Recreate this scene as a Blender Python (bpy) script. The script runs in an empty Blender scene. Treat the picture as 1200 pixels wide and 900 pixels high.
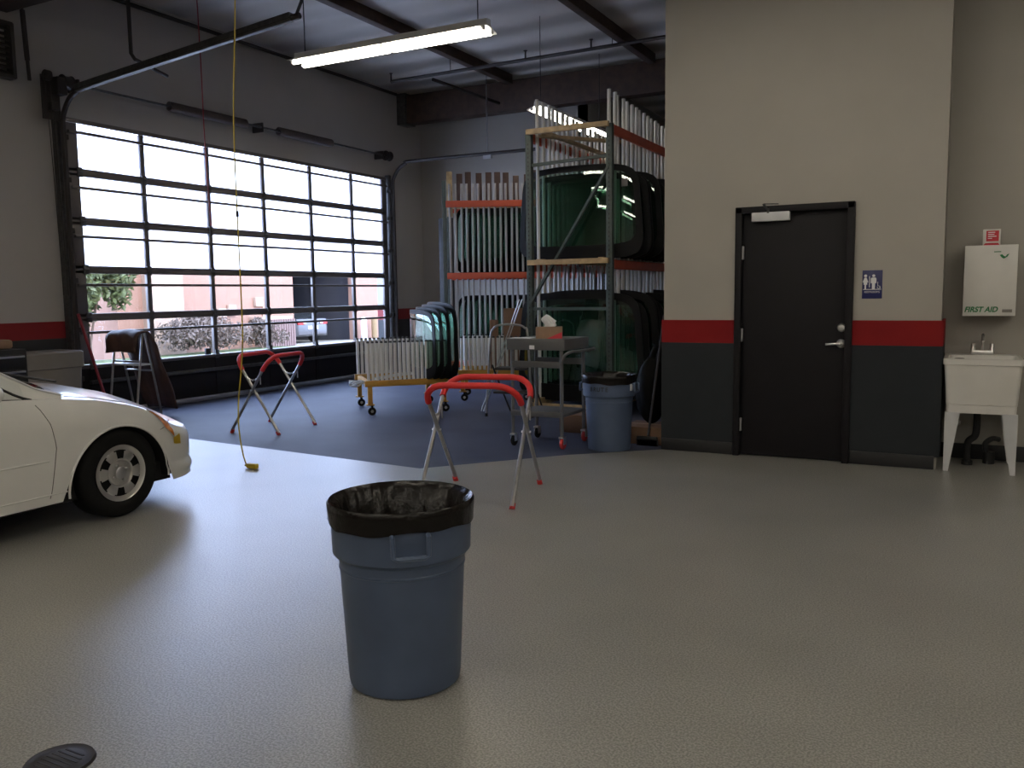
import bpy, bmesh, math, random
from mathutils import Vector, Matrix
random.seed(7)
C = bpy.context.scene.collection
PI = math.pi
def R(d): return math.radians(d)

# ------------------------------------------------------------------ materials
def mat(name, col, rough=0.5, metal=0.0, var=0.06, scale=6.0, spec=0.5, bump=0.0, bscale=60.0, coat=0.0, alpha=None):
    m = bpy.data.materials.new(name); m.use_nodes = True
    nt = m.node_tree; n = nt.nodes; b = n['Principled BSDF']
    b.inputs['Roughness'].default_value = rough; b.inputs['Metallic'].default_value = metal
    b.inputs['Specular IOR Level'].default_value = spec
    if coat: b.inputs['Coat Weight'].default_value = coat; b.inputs['Coat Roughness'].default_value = 0.06
    tc = n.new('ShaderNodeTexCoord'); nz = n.new('ShaderNodeTexNoise')
    nz.inputs['Scale'].default_value = scale; nz.inputs['Detail'].default_value = 4
    nt.links.new(tc.outputs['Object'], nz.inputs['Vector'])
    rp = n.new('ShaderNodeValToRGB')
    rp.color_ramp.elements[0].position = 0.3; rp.color_ramp.elements[1].position = 0.7
    rp.color_ramp.elements[0].color = tuple(c*(1-var) for c in col) + (1,)
    rp.color_ramp.elements[1].color = tuple(min(1, c*(1+var)) for c in col) + (1,)
    nt.links.new(nz.outputs['Fac'], rp.inputs['Fac'])
    nt.links.new(rp.outputs['Color'], b.inputs['Base Color'])
    if bump:
        n2 = n.new('ShaderNodeTexNoise'); n2.inputs['Scale'].default_value = bscale; n2.inputs['Detail'].default_value = 3
        nt.links.new(tc.outputs['Object'], n2.inputs['Vector'])
        bp = n.new('ShaderNodeBump'); bp.inputs['Strength'].default_value = bump; bp.inputs['Distance'].default_value = 0.01
        nt.links.new(n2.outputs['Fac'], bp.inputs['Height']); nt.links.new(bp.outputs['Normal'], b.inputs['Normal'])
    return m
def emis(name, col, s):
    m = bpy.data.materials.new(name); m.use_nodes = True
    b = m.node_tree.nodes['Principled BSDF']
    b.inputs['Base Color'].default_value = (*col, 1)
    b.inputs['Emission Color'].default_value = (*col, 1); b.inputs['Emission Strength'].default_value = s
    return m
def thin_glass(name, tint, gloss=1.0, haze=0.0, rough=0.0, hazecol=(1, 1, 1)):
    m = bpy.data.materials.new(name); m.use_nodes = True
    nt = m.node_tree; n = nt.nodes; n.remove(n['Principled BSDF']); out = n['Material Output']
    tr = n.new('ShaderNodeBsdfTransparent'); tr.inputs['Color'].default_value = (*tint, 1)
    gl = n.new('ShaderNodeBsdfGlossy'); gl.inputs['Roughness'].default_value = rough
    fr = n.new('ShaderNodeFresnel'); gm = n.new('ShaderNodeNewGeometry'); mi = n.new('ShaderNodeMapRange')
    mi.inputs['To Min'].default_value = 1.5; mi.inputs['To Max'].default_value = 1/1.5
    nt.links.new(gm.outputs['Backfacing'], mi.inputs['Value']); nt.links.new(mi.outputs['Result'], fr.inputs['IOR'])
    mu = n.new('ShaderNodeMath'); mu.operation = 'MULTIPLY'; mu.inputs[1].default_value = gloss; mu.use_clamp = True
    nt.links.new(fr.outputs['Fac'], mu.inputs[0])
    base = tr.outputs[0]
    if haze:
        tl = n.new('ShaderNodeBsdfTranslucent'); tl.inputs['Color'].default_value = (*hazecol, 1)
        mh = n.new('ShaderNodeMixShader'); mh.inputs[0].default_value = haze
        nt.links.new(tr.outputs[0], mh.inputs[1]); nt.links.new(tl.outputs[0], mh.inputs[2]); base = mh.outputs[0]
    mx = n.new('ShaderNodeMixShader')
    nt.links.new(mu.outputs[0], mx.inputs[0]); nt.links.new(base, mx.inputs[1]); nt.links.new(gl.outputs[0], mx.inputs[2])
    nt.links.new(mx.outputs[0], out.inputs['Surface'])
    return m
def floor_mat(name, col, col2, rough, spk, spec):
    m = bpy.data.materials.new(name); m.use_nodes = True
    nt = m.node_tree; n = nt.nodes; b = n['Principled BSDF']; L = nt.links.new
    tc = n.new('ShaderNodeTexCoord')
    fine = n.new('ShaderNodeTexNoise'); fine.inputs['Scale'].default_value = 125; fine.inputs['Detail'].default_value = 2
    big = n.new('ShaderNodeTexNoise'); big.inputs['Scale'].default_value = 1.3; big.inputs['Detail'].default_value = 5
    L(tc.outputs['Object'], fine.inputs['Vector']); L(tc.outputs['Object'], big.inputs['Vector'])
    r1 = n.new('ShaderNodeValToRGB'); r1.color_ramp.elements[0].position = .38; r1.color_ramp.elements[1].position = .62
    r1.color_ramp.elements[0].color = tuple(c*(1-spk) for c in col)+(1,); r1.color_ramp.elements[1].color = tuple(c*(1+spk) for c in col)+(1,)
    L(fine.outputs['Fac'], r1.inputs['Fac'])
    mx = n.new('ShaderNodeMix'); mx.data_type = 'RGBA'; mx.blend_type = 'MULTIPLY'; mx.inputs[0].default_value = 1
    r2 = n.new('ShaderNodeValToRGB'); r2.color_ramp.elements[0].color = (*col2, 1); r2.color_ramp.elements[1].color = (1, 1, 1, 1)
    r2.color_ramp.elements[0].position = .3; r2.color_ramp.elements[1].position = .6
    L(big.outputs['Fac'], r2.inputs['Fac']); L(r1.outputs['Color'], mx.inputs[6]); L(r2.outputs['Color'], mx.inputs[7])
    L(mx.outputs[2], b.inputs['Base Color'])
    b.inputs['Roughness'].default_value = rough; b.inputs['Specular IOR Level'].default_value = spec
    bp = n.new('ShaderNodeBump'); bp.inputs['Strength'].default_value = .2; bp.inputs['Distance'].default_value = .004
    n3 = n.new('ShaderNodeTexNoise'); n3.inputs['Scale'].default_value = 110; n3.inputs['Detail'].default_value = 3
    L(tc.outputs['Object'], n3.inputs['Vector']); L(n3.outputs['Fac'], bp.inputs['Height']); L(bp.outputs['Normal'], b.inputs['Normal'])
    return m
def band_wall_mat(name, up, red, low, z1, z2):
    """block wall painted in three bands by height (dark dado, red stripe, grey above) with faint block joints"""
    m = bpy.data.materials.new(name); m.use_nodes = True
    nt = m.node_tree; n = nt.nodes; b = n['Principled BSDF']; L = nt.links.new
    g = n.new('ShaderNodeNewGeometry'); s = n.new('ShaderNodeSeparateXYZ'); L(g.outputs['Position'], s.inputs[0])
    nz = n.new('ShaderNodeTexNoise'); nz.inputs['Scale'].default_value = 2.5; nz.inputs['Detail'].default_value = 5
    L(g.outputs['Position'], nz.inputs['Vector'])
    def gt(v):
        q = n.new('ShaderNodeMath'); q.operation = 'GREATER_THAN'; q.inputs[1].default_value = v; L(s.outputs['Z'], q.inputs[0]); return q.outputs[0]
    def mix(f, a, c):
        q = n.new('ShaderNodeMix'); q.data_type = 'RGBA'; L(f, q.inputs[0])
        if isinstance(a, tuple): q.inputs[6].default_value = (*a, 1)
        else: L(a, q.inputs[6])
        if isinstance(c, tuple): q.inputs[7].default_value = (*c, 1)
        else: L(c, q.inputs[7])
        return q.outputs[2]
    c1 = mix(gt(z2), low, red); c2 = mix(gt(z1), c1, up)
    rp = n.new('ShaderNodeValToRGB'); rp.color_ramp.elements[0].color = (.9, .9, .9, 1); rp.color_ramp.elements[1].color = (1, 1, 1, 1)
    L(nz.outputs['Fac'], rp.inputs['Fac'])
    mu = n.new('ShaderNodeMix'); mu.data_type = 'RGBA'; mu.blend_type = 'MULTIPLY'; mu.inputs[0].default_value = 1
    L(c2, mu.inputs[6]); L(rp.outputs['Color'], mu.inputs[7]); L(mu.outputs[2], b.inputs['Base Color'])
    b.inputs['Roughness'].default_value = .6
    # horizontal block courses, 0.2 m
    md = n.new('ShaderNodeMath'); md.operation = 'FRACT'; sc = n.new('ShaderNodeMath'); sc.operation = 'MULTIPLY'; sc.inputs[1].default_value = 5
    L(s.outputs['Z'], sc.inputs[0]); L(sc.outputs[0], md.inputs[0])
    lt = n.new('ShaderNodeMath'); lt.operation = 'GREATER_THAN'; lt.inputs[1].default_value = .05; L(md.outputs[0], lt.inputs[0])
    bp = n.new('ShaderNodeBump'); bp.inputs['Strength'].default_value = .25; bp.inputs['Distance'].default_value = .006
    L(lt.outputs[0], bp.inputs['Height']); L(bp.outputs['Normal'], b.inputs['Normal'])
    return m
def ceiling_mat():
    m = mat('ceiling_insulation', (.50, .465, .42), .7, var=.05, scale=1.2)
    nt = m.node_tree; n = nt.nodes; b = n['Principled BSDF']; L = nt.links.new
    g = n.new('ShaderNodeNewGeometry')
    w = n.new('ShaderNodeTexWave'); w.bands_direction = 'Y'; w.inputs['Scale'].default_value = .32; w.inputs['Distortion'].default_value = .35
    w.inputs['Detail'].default_value = 2
    L(g.outputs['Position'], w.inputs['Vector'])
    bp = n.new('ShaderNodeBump'); bp.inputs['Strength'].default_value = .9; bp.inputs['Distance'].default_value = .25
    L(w.outputs['Fac'], bp.inputs['Height']); L(bp.outputs['Normal'], b.inputs['Normal'])
    return m
GREY = (.37, .35, .315); RED = (.22, .005, .007); DARK = (.022, .024, .027)
M = dict(
    floor=floor_mat('epoxy_floor', (.26, .256, .236), (.86, .86, .86), .33, .34, .9),
    bay=floor_mat('bay_floor', (.062, .070, .108), (.7, .72, .75), .6, .16, .2),
    wall=mat('grey_wall_paint', GREY, .65, var=.03, scale=2, bump=.05, bscale=120),
    wallband=band_wall_mat('banded_block_wall', (.42, .395, .37), RED, DARK, 1.21, 1.005),
    red=mat('red_wall_paint', RED, .65, var=.05, spec=.25), dark=mat('charcoal_wall_paint', (.018, .0215, .026), .7, spec=.3, var=.06),
    base=mat('black_baseboard', (.012, .012, .014), .4),
    ceil=ceiling_mat(), timber=mat('dark_timber', (.055, .032, .022), .75, var=.3, scale=9, bump=.2, bscale=30),
    doorblk=mat('black_door_paint', (.009, .008, .010), .6, spec=.25, var=.05), chrome=mat('chrome', (.78, .78, .78), .28, 1, var=.02),
    steel=mat('brushed_steel', (.55, .55, .56), .35, 1, var=.05), alu=mat('bronze_aluminium', (.16, .145, .14), .42, .6, var=.06),
    sill=mat('pale_aluminium', (.6, .6, .6), .35, .3), glass=thin_glass('clear_pane', (.93, .95, .95), 1.0),
    milky=thin_glass('milky_pane', (.95, .96, .97), 1.0, haze=.52),
    galv=mat('galvanised_dark', (.11, .11, .11), .45, .7, var=.2, scale=20), pipe=mat('dark_pipe', (.035, .030, .030), .6, .2),
    white=mat('white_paint', (.78, .77, .74), .35, var=.02), tubeL=emis('fluorescent_glow', (1.0, .93, .80), 18.0),
    wht_plastic=mat('white_plastic', (.64, .625, .595), .35, var=.03), greyleg=mat('pale_grey_metal', (.55, .56, .58), .4, .1),
    can=mat('blue_grey_plastic', (.074, .104, .178), .38, var=.08, scale=5, bump=.04, bscale=200),
    bag=mat('black_bin_liner', (.007, .0055, .005), .24, var=.3, scale=8, bump=.6, bscale=16, spec=.3),
    redfoam=mat('red_foam', (.62, .022, .022), .5, var=.08), redcap=mat('red_rubber', (.5, .03, .03), .5),
    galvtube=mat('zinc_tube', (.42, .41, .40), .3, .9, var=.12, scale=15), orange=mat('orange_beam_paint', (.48, .075, .03), .5, var=.12),
    postgreen=mat('grey_green_post', (.06, .078, .072), .5, .1, var=.2, scale=14), wood=mat('raw_pine', (.45, .32, .17), .65, var=.25, scale=12),
    pole=mat('white_pole', (.62, .60, .56), .4, var=.06), pole_dim=mat('grey_pole', (.36, .35, .34), .45, var=.08),
    autoglass=thin_glass('green_windscreen_glass', (.74, .86, .80), 1.2, haze=.05, hazecol=(.2, .36, .3)),
    frit=mat('black_frit', (.007, .007, .008), .45, var=.05, spec=.15), yellow=mat('mustard_paint', (.42, .22, .03), .5, var=.15, scale=10),
    blk=mat('black_plastic', (.014, .014, .015), .45), rubber=mat('tyre_rubber', (.008, .008, .008), .75, bump=.1, spec=.2),
    cart=mat('grey_cart_plastic', (.105, .105, .110), .5, var=.06), cardb=mat('brown_cardboard', (.16, .088, .05), .8, var=.12),
    tissue=mat('tissue_carton', (.27, .17, .11), .7, var=.15), paper=mat('white_paper', (.80, .80, .82), .8, var=.02),
    carwhite=mat('white_car_paint', (.74, .735, .715), .28, var=.015, coat=.8), alloy=mat('alloy_wheel', (.55, .54, .53), .3, .75, var=.04),
    amber=mat('amber_lens', (.62, .20, .04), .2, coat=.5), yellowlens=mat('yellow_lens', (.5, .33, .02), .3), lamp=mat('clear_lens', (.6, .6, .58), .12, coat=.6),
    darkglass=mat('dark_car_glass', (.02, .022, .024), .05, coat=.5), arch=mat('black_wheel_arch', (.006, .006, .006), .8), seam=mat('panel_gap', (.10, .10, .095), .7),
    blue=mat('sign_blue', (.018, .022, .115), .4), green=mat('green_print', (.01, .17, .05), .5), redprint=mat('red_print', (.55, .03, .05), .5),
    yellowcord=mat('yellow_cord', (.55, .40, .03), .5), redhose=mat('red_hose', (.25, .02, .03), .5), bin=mat('beige_bin', (.22, .20, .18), .55),
    brownmat=mat('brown_leather_pad', (.060, .030, .022), .55, var=.25, scale=10), stucco=mat('salmon_stucco', (.27, .145, .10), .8, var=.05, scale=3),
    palestucco=mat('pale_stucco', (.36, .25, .185), .8, var=.03), asphalt=mat('asphalt', (.22, .20, .17), .9, var=.1), grass=mat('lawn_green', (.06, .085, .025), .9, var=.35, scale=30),
    leaf=mat('tree_leaf', (.075, .09, .03), .6, var=.5, scale=8), drybush=mat('dry_bush_leaf', (.11, .08, .065), .7, var=.35, scale=8), bark=mat('bark', (.12, .08, .06), .9),
    darkint=mat('dark_interior', (.03, .028, .035), .9), silvercar=mat('silver_car_paint', (.07, .065, .07), .3, .3, coat=.5), bluecar=mat('blue_car_paint', (.08, .13, .38), .3, coat=.5),
    redlens=mat('red_tail_lens', (.45, .03, .03), .25), bollard=mat('bollard_tan', (.2, .13, .06), .7), fence=mat('brown_slats', (.16, .10, .09), .8),
    sackblk=mat('matt_black_sack', (.006, .006, .006), .8, spec=.1), louver=mat('dark_louver', (.05, .045, .04), .6), spring=mat('spring_steel', (.13, .11, .105), .5, .6), drain=mat('drain_iron', (.045, .04, .04), .5, .5, var=.2),
)

# ------------------------------------------------------------------ mesh builder
class MB:
    def __init__(s): s.bm = bmesh.new()
    def box(s, c, d, rot=None, bev=0.0, mi=0):
        m = Matrix.Translation(Vector(c))
        if rot is not None: m = m @ rot
        r = bmesh.ops.create_cube(s.bm, size=1.0, matrix=m @ Matrix.Diagonal((d[0], d[1], d[2], 1)))
        fs = {f for v in r['verts'] for f in v.link_faces}
        for f in fs: f.material_index = mi
        if bev:
            es = list({e for v in r['verts'] for e in v.link_edges})
            bmesh.ops.bevel(s.bm, geom=es, offset=bev, segments=2, profile=.5, affect='EDGES')
        return s
    def bar(s, a, b, w, h, bev=0.0, mi=0, up=(0, 0, 1)):
        a = Vector(a); b = Vector(b); d = b-a; L = d.length; z = d.normalized(); u = Vector(up)
        if abs(z.dot(u)) > .98: u = Vector((1, 0, 0))
        x = u.cross(z).normalized(); y = z.cross(x)
        rot = Matrix((x, y, z)).transposed().to_4x4()
        return s.box((a+b)/2, (w, h, L), rot, bev, mi)
    def tube(s, pts, r, seg=10, closed=False, caps=True, mi=0):
        pts = [Vector(p) for p in pts]; n = len(pts); rings = []; prev = None
        for i, p in enumerate(pts):
            if closed: t = (pts[(i+1) % n]-pts[i-1]).normalized()
            else: t = (pts[min(i+1, n-1)]-pts[max(i-1, 0)]).normalized()
            if prev is None:
                u = Vector((0, 0, 1)) if abs(t.z) < .9 else Vector((1, 0, 0)); x = u.cross(t).normalized()
            else: x = (prev-t*prev.dot(t)).normalized()
            prev = x; y = t.cross(x); rr = r[i] if isinstance(r, (list, tuple)) else r
            rings.append([s.bm.verts.new(p+(x*math.cos(2*PI*k/seg)+y*math.sin(2*PI*k/seg))*rr) for k in range(seg)])
        m = n if closed else n-1
        for i in range(m):
            A = rings[i]; B = rings[(i+1) % n]
            for k in range(seg):
                f = s.bm.faces.new((A[k], A[(k+1) % seg], B[(k+1) % seg], B[k])); f.material_index = mi
        if caps and not closed:
            s.bm.faces.new(rings[0][::-1]).material_index = mi; s.bm.faces.new(rings[-1]).material_index = mi
        return s
    def cyl(s, a, b, r, r2=None, seg=16, mi=0): return s.tube([a, b], [r, r if r2 is None else r2], seg, mi=mi)
    def lathe(s, prof, seg=40, c=(0, 0, 0), axis='Z', wob=None, capA=False, capB=False):
        c = Vector(c); rings = []
        for j, (r, z) in enumerate(prof):
            ring = []
            for k in range(seg):
                a = 2*PI*k/seg; q = r*(1+(wob(a, j) if wob else 0))
                p = Vector((q*math.cos(a), q*math.sin(a), z))
                if axis == 'X': p = Vector((p.z, p.x, p.y))
                if axis == 'Y': p = Vector((p.x, p.z, p.y))
                ring.append(s.bm.verts.new(c+p))
            rings.append(ring)
        for A, B in zip(rings, rings[1:]):
            for k in range(seg): s.bm.faces.new((A[k], A[(k+1) % seg], B[(k+1) % seg], B[k]))
        if capA: s.bm.faces.new(rings[0][::-1])
        if capB: s.bm.faces.new(rings[-1])
        return s
    def prism(s, poly, f, d0, d1, mi=0):
        """poly in 2D, f(a,b,d) -> 3D point, extruded from d0 to d1"""
        A = [s.bm.verts.new(Vector(f(a, b, d0))) for a, b in poly]; B = [s.bm.verts.new(Vector(f(a, b, d1))) for a, b in poly]
        n = len(poly)
        s.bm.faces.new(A[::-1]).material_index = mi; s.bm.faces.new(B).material_index = mi
        for i in range(n): s.bm.faces.new((A[i], A[(i+1) % n], B[(i+1) % n], B[i])).material_index = mi
        return s
    def grid(s, rows, th=0.0, mi=0):
        V = [[s.bm.verts.new(Vector(p)) for p in r] for r in rows]
        for i in range(len(V)-1):
            for j in range(len(V[0])-1):
                s.bm.faces.new((V[i][j], V[i][j+1], V[i+1][j+1], V[i+1][j])).material_index = mi
        return s
    def sphere(s, c, r, sc=(1, 1, 1), seg=16, mi=0):
        rr = bmesh.ops.create_uvsphere(s.bm, u_segments=seg, v_segments=seg//2, radius=r, matrix=Matrix.Translation(Vector(c)) @ Matrix.Diagonal((*sc, 1)))
        for v in rr['verts']:
            for f in v.link_faces: f.material_index = mi
        return s
    def mesh(s, name, mats, smooth=True, ang=35, fix=True):
        if fix: bmesh.ops.recalc_face_normals(s.bm, faces=s.bm.faces[:])
        me = bpy.data.meshes.new(name); s.bm.to_mesh(me); s.bm.free()
        for m in (mats if isinstance(mats, (list, tuple)) else [mats]): me.materials.append(m)
        if smooth:
            me.polygons.foreach_set('use_smooth', [True]*len(me.polygons)); me.set_sharp_from_angle(angle=R(ang))
        return me
    def build(s, name, mats, parent=None, smooth=True, loc=None, ang=35, fix=True):
        o = bpy.data.objects.new(name, s.mesh(name, mats, smooth, ang, fix)); C.objects.link(o)
        if parent is not None: o.parent = parent
        if loc is not None: o.location = loc
        return o
def tag(o, label, cat, group=None):
    o['label'] = label; o['category'] = cat
    if group: o['group'] = group
    return o
def thing(name, label, cat, loc=(0, 0, 0), rz=0.0, group=None):
    o = bpy.data.objects.new(name, None); C.objects.link(o); o.empty_display_size = .1
    o.location = loc; o.rotation_euler = (0, 0, rz); return tag(o, label, cat, group)
def struct(o): o['kind'] = 'structure'; return o
def mobj(name, me, parent=None, loc=(0, 0, 0), rot=(0, 0, 0)):
    o = bpy.data.objects.new(name, me); C.objects.link(o); o.location = loc; o.rotation_euler = rot
    if parent is not None: o.parent = parent
    return o
def dup(root, loc, rz, label=None, group=None, scale=None):
    r = root.copy(); C.objects.link(r); r.location = loc; r.rotation_euler = (0, 0, rz)
    if label: r['label'] = label
    if group: r['group'] = group
    if scale: r.scale = scale
    for ch in list(root.children):
        c = ch.copy(); C.objects.link(c); c.parent = r
        for g in list(ch.children):
            d = g.copy(); C.objects.link(d); d.parent = c
    return r
def lerp(t, x):
    if x <= t[0][0]: return t[0][1]
    for (a, b), (c, d) in zip(t, t[1:]):
        if x <= c: return b+(d-b)*(x-a)/(c-a)
    return t[-1][1]
def smooth_path(pts, n=8):
    """Catmull-Rom"""
    P = [Vector(p) for p in pts]; P = [2*P[0]-P[1]]+P+[2*P[-1]-P[-2]]; out = []
    for i in range(1, len(P)-2):
        for k in range(n):
            t = k/n; a, b, c, d = P[i-1:i+3]
            out.append(.5*((2*b)+(c-a)*t+(2*a-5*b+4*c-d)*t*t+(3*b-a-3*c+d)*t**3))
    out.append(P[-2]); return out
def text(name, s, size, mats, parent, loc, rot, depth=.001, shear=0.0, bold=0.0, align='CENTER', xs=1.0):
    cu = bpy.data.curves.new(name, 'FONT'); cu.body = s; cu.size = size; cu.extrude = depth; cu.shear = shear; cu.offset = bold; cu.align_x = align; cu.align_y = 'CENTER'
    t = bpy.data.objects.new(name+'_c', cu); C.objects.link(t); bpy.context.view_layer.update()
    me = bpy.data.meshes.new_from_object(t.evaluated_get(bpy.context.evaluated_depsgraph_get()))
    bpy.data.objects.remove(t); me.materials.clear(); me.materials.append(mats)
    o = mobj(name, me, parent, loc, rot); o.scale = (xs, 1, 1); return o

# ------------------------------------------------------------------ camera
FPX = 1003.0154
cam = bpy.data.cameras.new('camera'); co = bpy.data.objects.new('camera', cam); C.objects.link(co)
rv = Vector((.88478733, .4658035, -.01335945)); uv = Vector((-.03724419, .09926364, .99436392)); fv = Vector((-.4645043, .87930304, -.10517569))
mw = Matrix((rv, uv, -fv)).transposed().to_4x4(); mw.translation = (0, 0, 1.4734)
co.matrix_world = mw
cam.sensor_width = 36; cam.lens = FPX/1200*36; cam.clip_start = .05; cam.clip_end = 300
bpy.context.scene.camera = co

# ------------------------------------------------------------------ room shell
XW, YB, CZ = -9.70, 14.60, 5.32
b = MB()
pts = [(-9.7, -7), (6, -7), (6, 8.4), (-2.46, 8.4), (-2.46, 7.66), (-3.16, 7.05), (-4.06, 5.98), (-7.40, 6.30), (-9.7, 6.52)]
b.prism(pts, lambda x, y, d: (x, y, d), -.2, 0, 0)
pts2 = [(-9.9, 6.54), (-9.7, 6.52), (-7.40, 6.30), (-4.06, 5.98), (-3.16, 7.05), (-2.46, 7.66), (-2.46, 22), (-9.9, 22)]
b.prism(pts2, lambda x, y, d: (x, y, d), -.2, 0, 1)
struct(b.build('floor', [M['floor'], M['bay']], smooth=False))
struct(MB().box((-1.8, 7.5, CZ+.1), (16.4, 29.6, .2)).build('ceiling', M['ceil'], smooth=False))
OY0, OY1, OZ = 6.86, 13.30, 3.66            # overhead door opening
b = MB()
b.box((XW-.1, (-7+OY0)/2, 2.7), (.2, OY0+7, 5.6)); b.box((XW-.1, (OY1+22)/2, 2.7), (.2, 22-OY1, 5.6))
b.box((XW-.1, (OY0+OY1)/2, (OZ+5.5)/2), (.2, OY1-OY0, 5.5-OZ))
struct(b.build('wall_left', M['wallband'], smooth=False))
b = MB(); b.box((-7.9, YB+.1, 2.7), (3.6, .2, 5.6)); b.box((-6.2, 18.3, 2.7), (.2, 7.4, 5.6)); b.box((-4.3, 22.1, 2.7), (11.4, .2, 5.6))
struct(b.build('wall_back', M['wall'], smooth=False))
struct(MB().box((6.1, 1, 2.7), (.2, 16, 5.6)).build('wall_right', M['wall'], smooth=False))
struct(MB().box((-1.8, -7.1, 2.7), (16, .2, 5.6)).build('wall_rear', M['wallband'], smooth=False))
# restroom block : front face y=7.69, returns at x=-2.46 and x=-0.16
DX0, DX1, DZ = -1.80, -.827, 2.19
b = MB()
b.box(((-2.46+DX0)/2, 7.79, 2.7), (DX0+2.46, .2, 5.4)); b.box(((DX1-.16)/2, 7.79, 2.7), (-.16-DX1, .2, 5.4)); b.box(((DX0+DX1)/2, 7.79, (DZ+5.4)/2), (DX1-DX0, .2, 5.4-DZ))
b.box((-2.36, 14.9, 2.7), (.2, 14.2, 5.4)); b.box((-.26, 14.9, 2.7), (.2, 14.2, 5.4)); b.box((-1.31, 10.1, 2.7), (2.0, .2, 5.4)); b.box((-1.31, 8.9, -.05), (2.0, 2.4, .1))
struct(b.build('wall_front', M['wall'], smooth=False))
struct(MB().box((2.9, 8.4, 2.7), (6.4, .2, 5.6)).build('wall_recess', M['wall'], smooth=False))
b = MB()
for x0, x1 in ((-2.475, DX0), (DX1, -.145)):
    b.box(((x0+x1)/2, 7.68, .5525), (x1-x0, .022, .905), mi=0); b.box(((x0+x1)/2, 7.68, 1.108), (x1-x0, .022, .206), mi=1)
b.box((-.149, 7.98, .5525), (.022, .58, .905), mi=0); b.box((-.149, 7.98, 1.108), (.022, .58, .206), mi=1)
b.box((-2.471, 8.4, .5525), (.022, 1.42, .905), mi=0); b.box((-2.471, 8.4, 1.108), (.022, 1.42, .206), mi=1)
struct(b.build('trim_1', [M['dark'], M['red']], smooth=False))
b = MB(); b.box((-2.14, 7.662, .055), (.66, .014, .11), bev=.003); b.box((-.50, 7.662, .055), (.65, .014, .11), bev=.003)
struct(b.build('baseboard_front', M['base']))
struct(MB().box((2.9, 8.292, .065), (6.2, .016, .13), bev=.003).build('baseboard_right', M['base']))
# glulam beam and purlins
b = MB(); b.box((-5.9, 13.98, 4.97), (7.2, .26, .52), bev=.01); struct(b.build('beam_back', M['timber']))
b = MB(); b.box((-9.60, 13.98, 4.98), (.2, .34, .58), bev=.01); struct(b.build('pillar_bracket', M['galv']))
b = MB()
for x, w_, y0, y1 in ((-7.29, .13, 6.26, 13.86), (-4.66, .12, 6.26, 13.86), (-2.0, .12, -6.9, 6.0), (.7, .12, -6.9, 6.0), (-7.29, .13, -6.9, 6.0), (-4.66, .12, -6.9, 6.0)):
    struct(MB().box((x, (y0+y1)/2, 5.25), (w_, y1-y0, .17), bev=.006).build('beam_purlin', M['timber']))
struct(MB().box((-1.85, 6.13, 5.0), (15.7, .26, .6), bev=.01).build('beam_front', M['timber']))

# ------------------------------------------------------------------ restroom door
d = bpy.data.objects.new('door_2', None); C.objects.link(d); d.location = ((DX0+DX1)/2, 7.67, 0); struct(d)
hw = (DX1-DX0)/2
b = MB()
for s in (-1, 1): b.box((s*(hw-.026), .02, DZ/2), (.056, .12, DZ), bev=.004)
b.box((0, .02, DZ-.026), (2*hw, .12, .056), bev=.004); b.build('door_frame', M['doorblk'], d)
b = MB(); b.box((0, .045, DZ/2-.024), (2*hw-.116, .045, DZ-.062), bev=.003); b.build('door_slab', M['doorblk'], d)
for z in (1.80, 1.08, .28):
    b = MB(); b.box((-hw+.058, .008, z), (.022, .02, .115), bev=.002); b.cyl((-hw+.057, -.004, z-.058), (-hw+.057, -.004, z+.058), .009); b.build('hinge', M['steel'], d)
b = MB(); b.lathe([(.001, -.012), (.026, -.012), (.034, -.004), (.036, .004)], 24, (hw-.085, .018, 1.150), 'Y'); b.box((hw-.085, .004, 1.150), (.006, .006, .02)); b.build('deadbolt', M['chrome'], d)
b = MB(); b.lathe([(.001, -.02), (.020, -.02), (.036, -.008), (.038, .004)], 24, (hw-.085, .018, 1.015), 'Y')
b.tube(smooth_path([(hw-.085, -.002, 1.015), (hw-.085, -.035, 1.015), (hw-.11, -.045, 1.016), (hw-.165, -.045, 1.013), (hw-.2, -.038, 1.010)], 5), .0105, 10); b.build('lever_handle', M['chrome'], d)
b = MB(); b.box((-.19, -.012, 2.105), (.32, .055, .085), bev=.006); c_ = b.build('door_closer', M['greyleg'], d)
b = MB(); b.bar((-.21, -.035, 2.15), (-.24, -.09, 2.205), .022, .008); b.bar((-.24, -.09, 2.205), (-.13, -.02, 2.205), .02, .008); b.cyl((-.21, -.03, 2.13), (-.21, -.03, 2.17), .014); b.build('closer_arm', M['galv'], d)
# restroom sign
s = thing('restroom_sign', 'small blue restroom sign with white figures right of the black door', 'sign', (-.682, 7.687, 1.508))
MB().box((0, -.003, 0), (.154, .006, .232), bev=.002).build('sign_panel', M['blue'], s)
fx = lambda a, c, dd: (a, dd, c)
def pict(cx, skirt):
    b = MB(); b.lathe([(.001, -.009), (.0115, -.009), (.0115, -.006)], 16, (cx, 0, .071), 'Y', capA=False)
    if skirt: poly = [(-.008, .056), (.008, .056), (.022, .018), (.014, .018), (.014, -.002), (.006, -.002), (.006, -.038), (-.006, -.038), (-.006, -.002), (-.014, -.002), (-.014, .018), (-.022, .018)]
    else: poly = [(-.015, .056), (.015, .056), (.021, .048), (.021, .010), (.012, .010), (.011, -.038), (-.011, -.038), (-.012, .010), (-.021, .010), (-.021, .048)]
    b.prism([(cx+p, q) for p, q in poly], fx, -.009, -.006); return b.build('pictogram', M['paper'], s, smooth=False)
pict(-.052, True); pict(.010, False)
MB().box((-.021, -.0075, .022), (.005, .003, .092)).build('divider_bar', M['paper'], s)
b = MB(); ring = [(.05+.011*math.cos(a), -.0075, -.022+.012*math.sin(a)) for a in [R(x) for x in range(-200, 60, 20)]]
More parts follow.
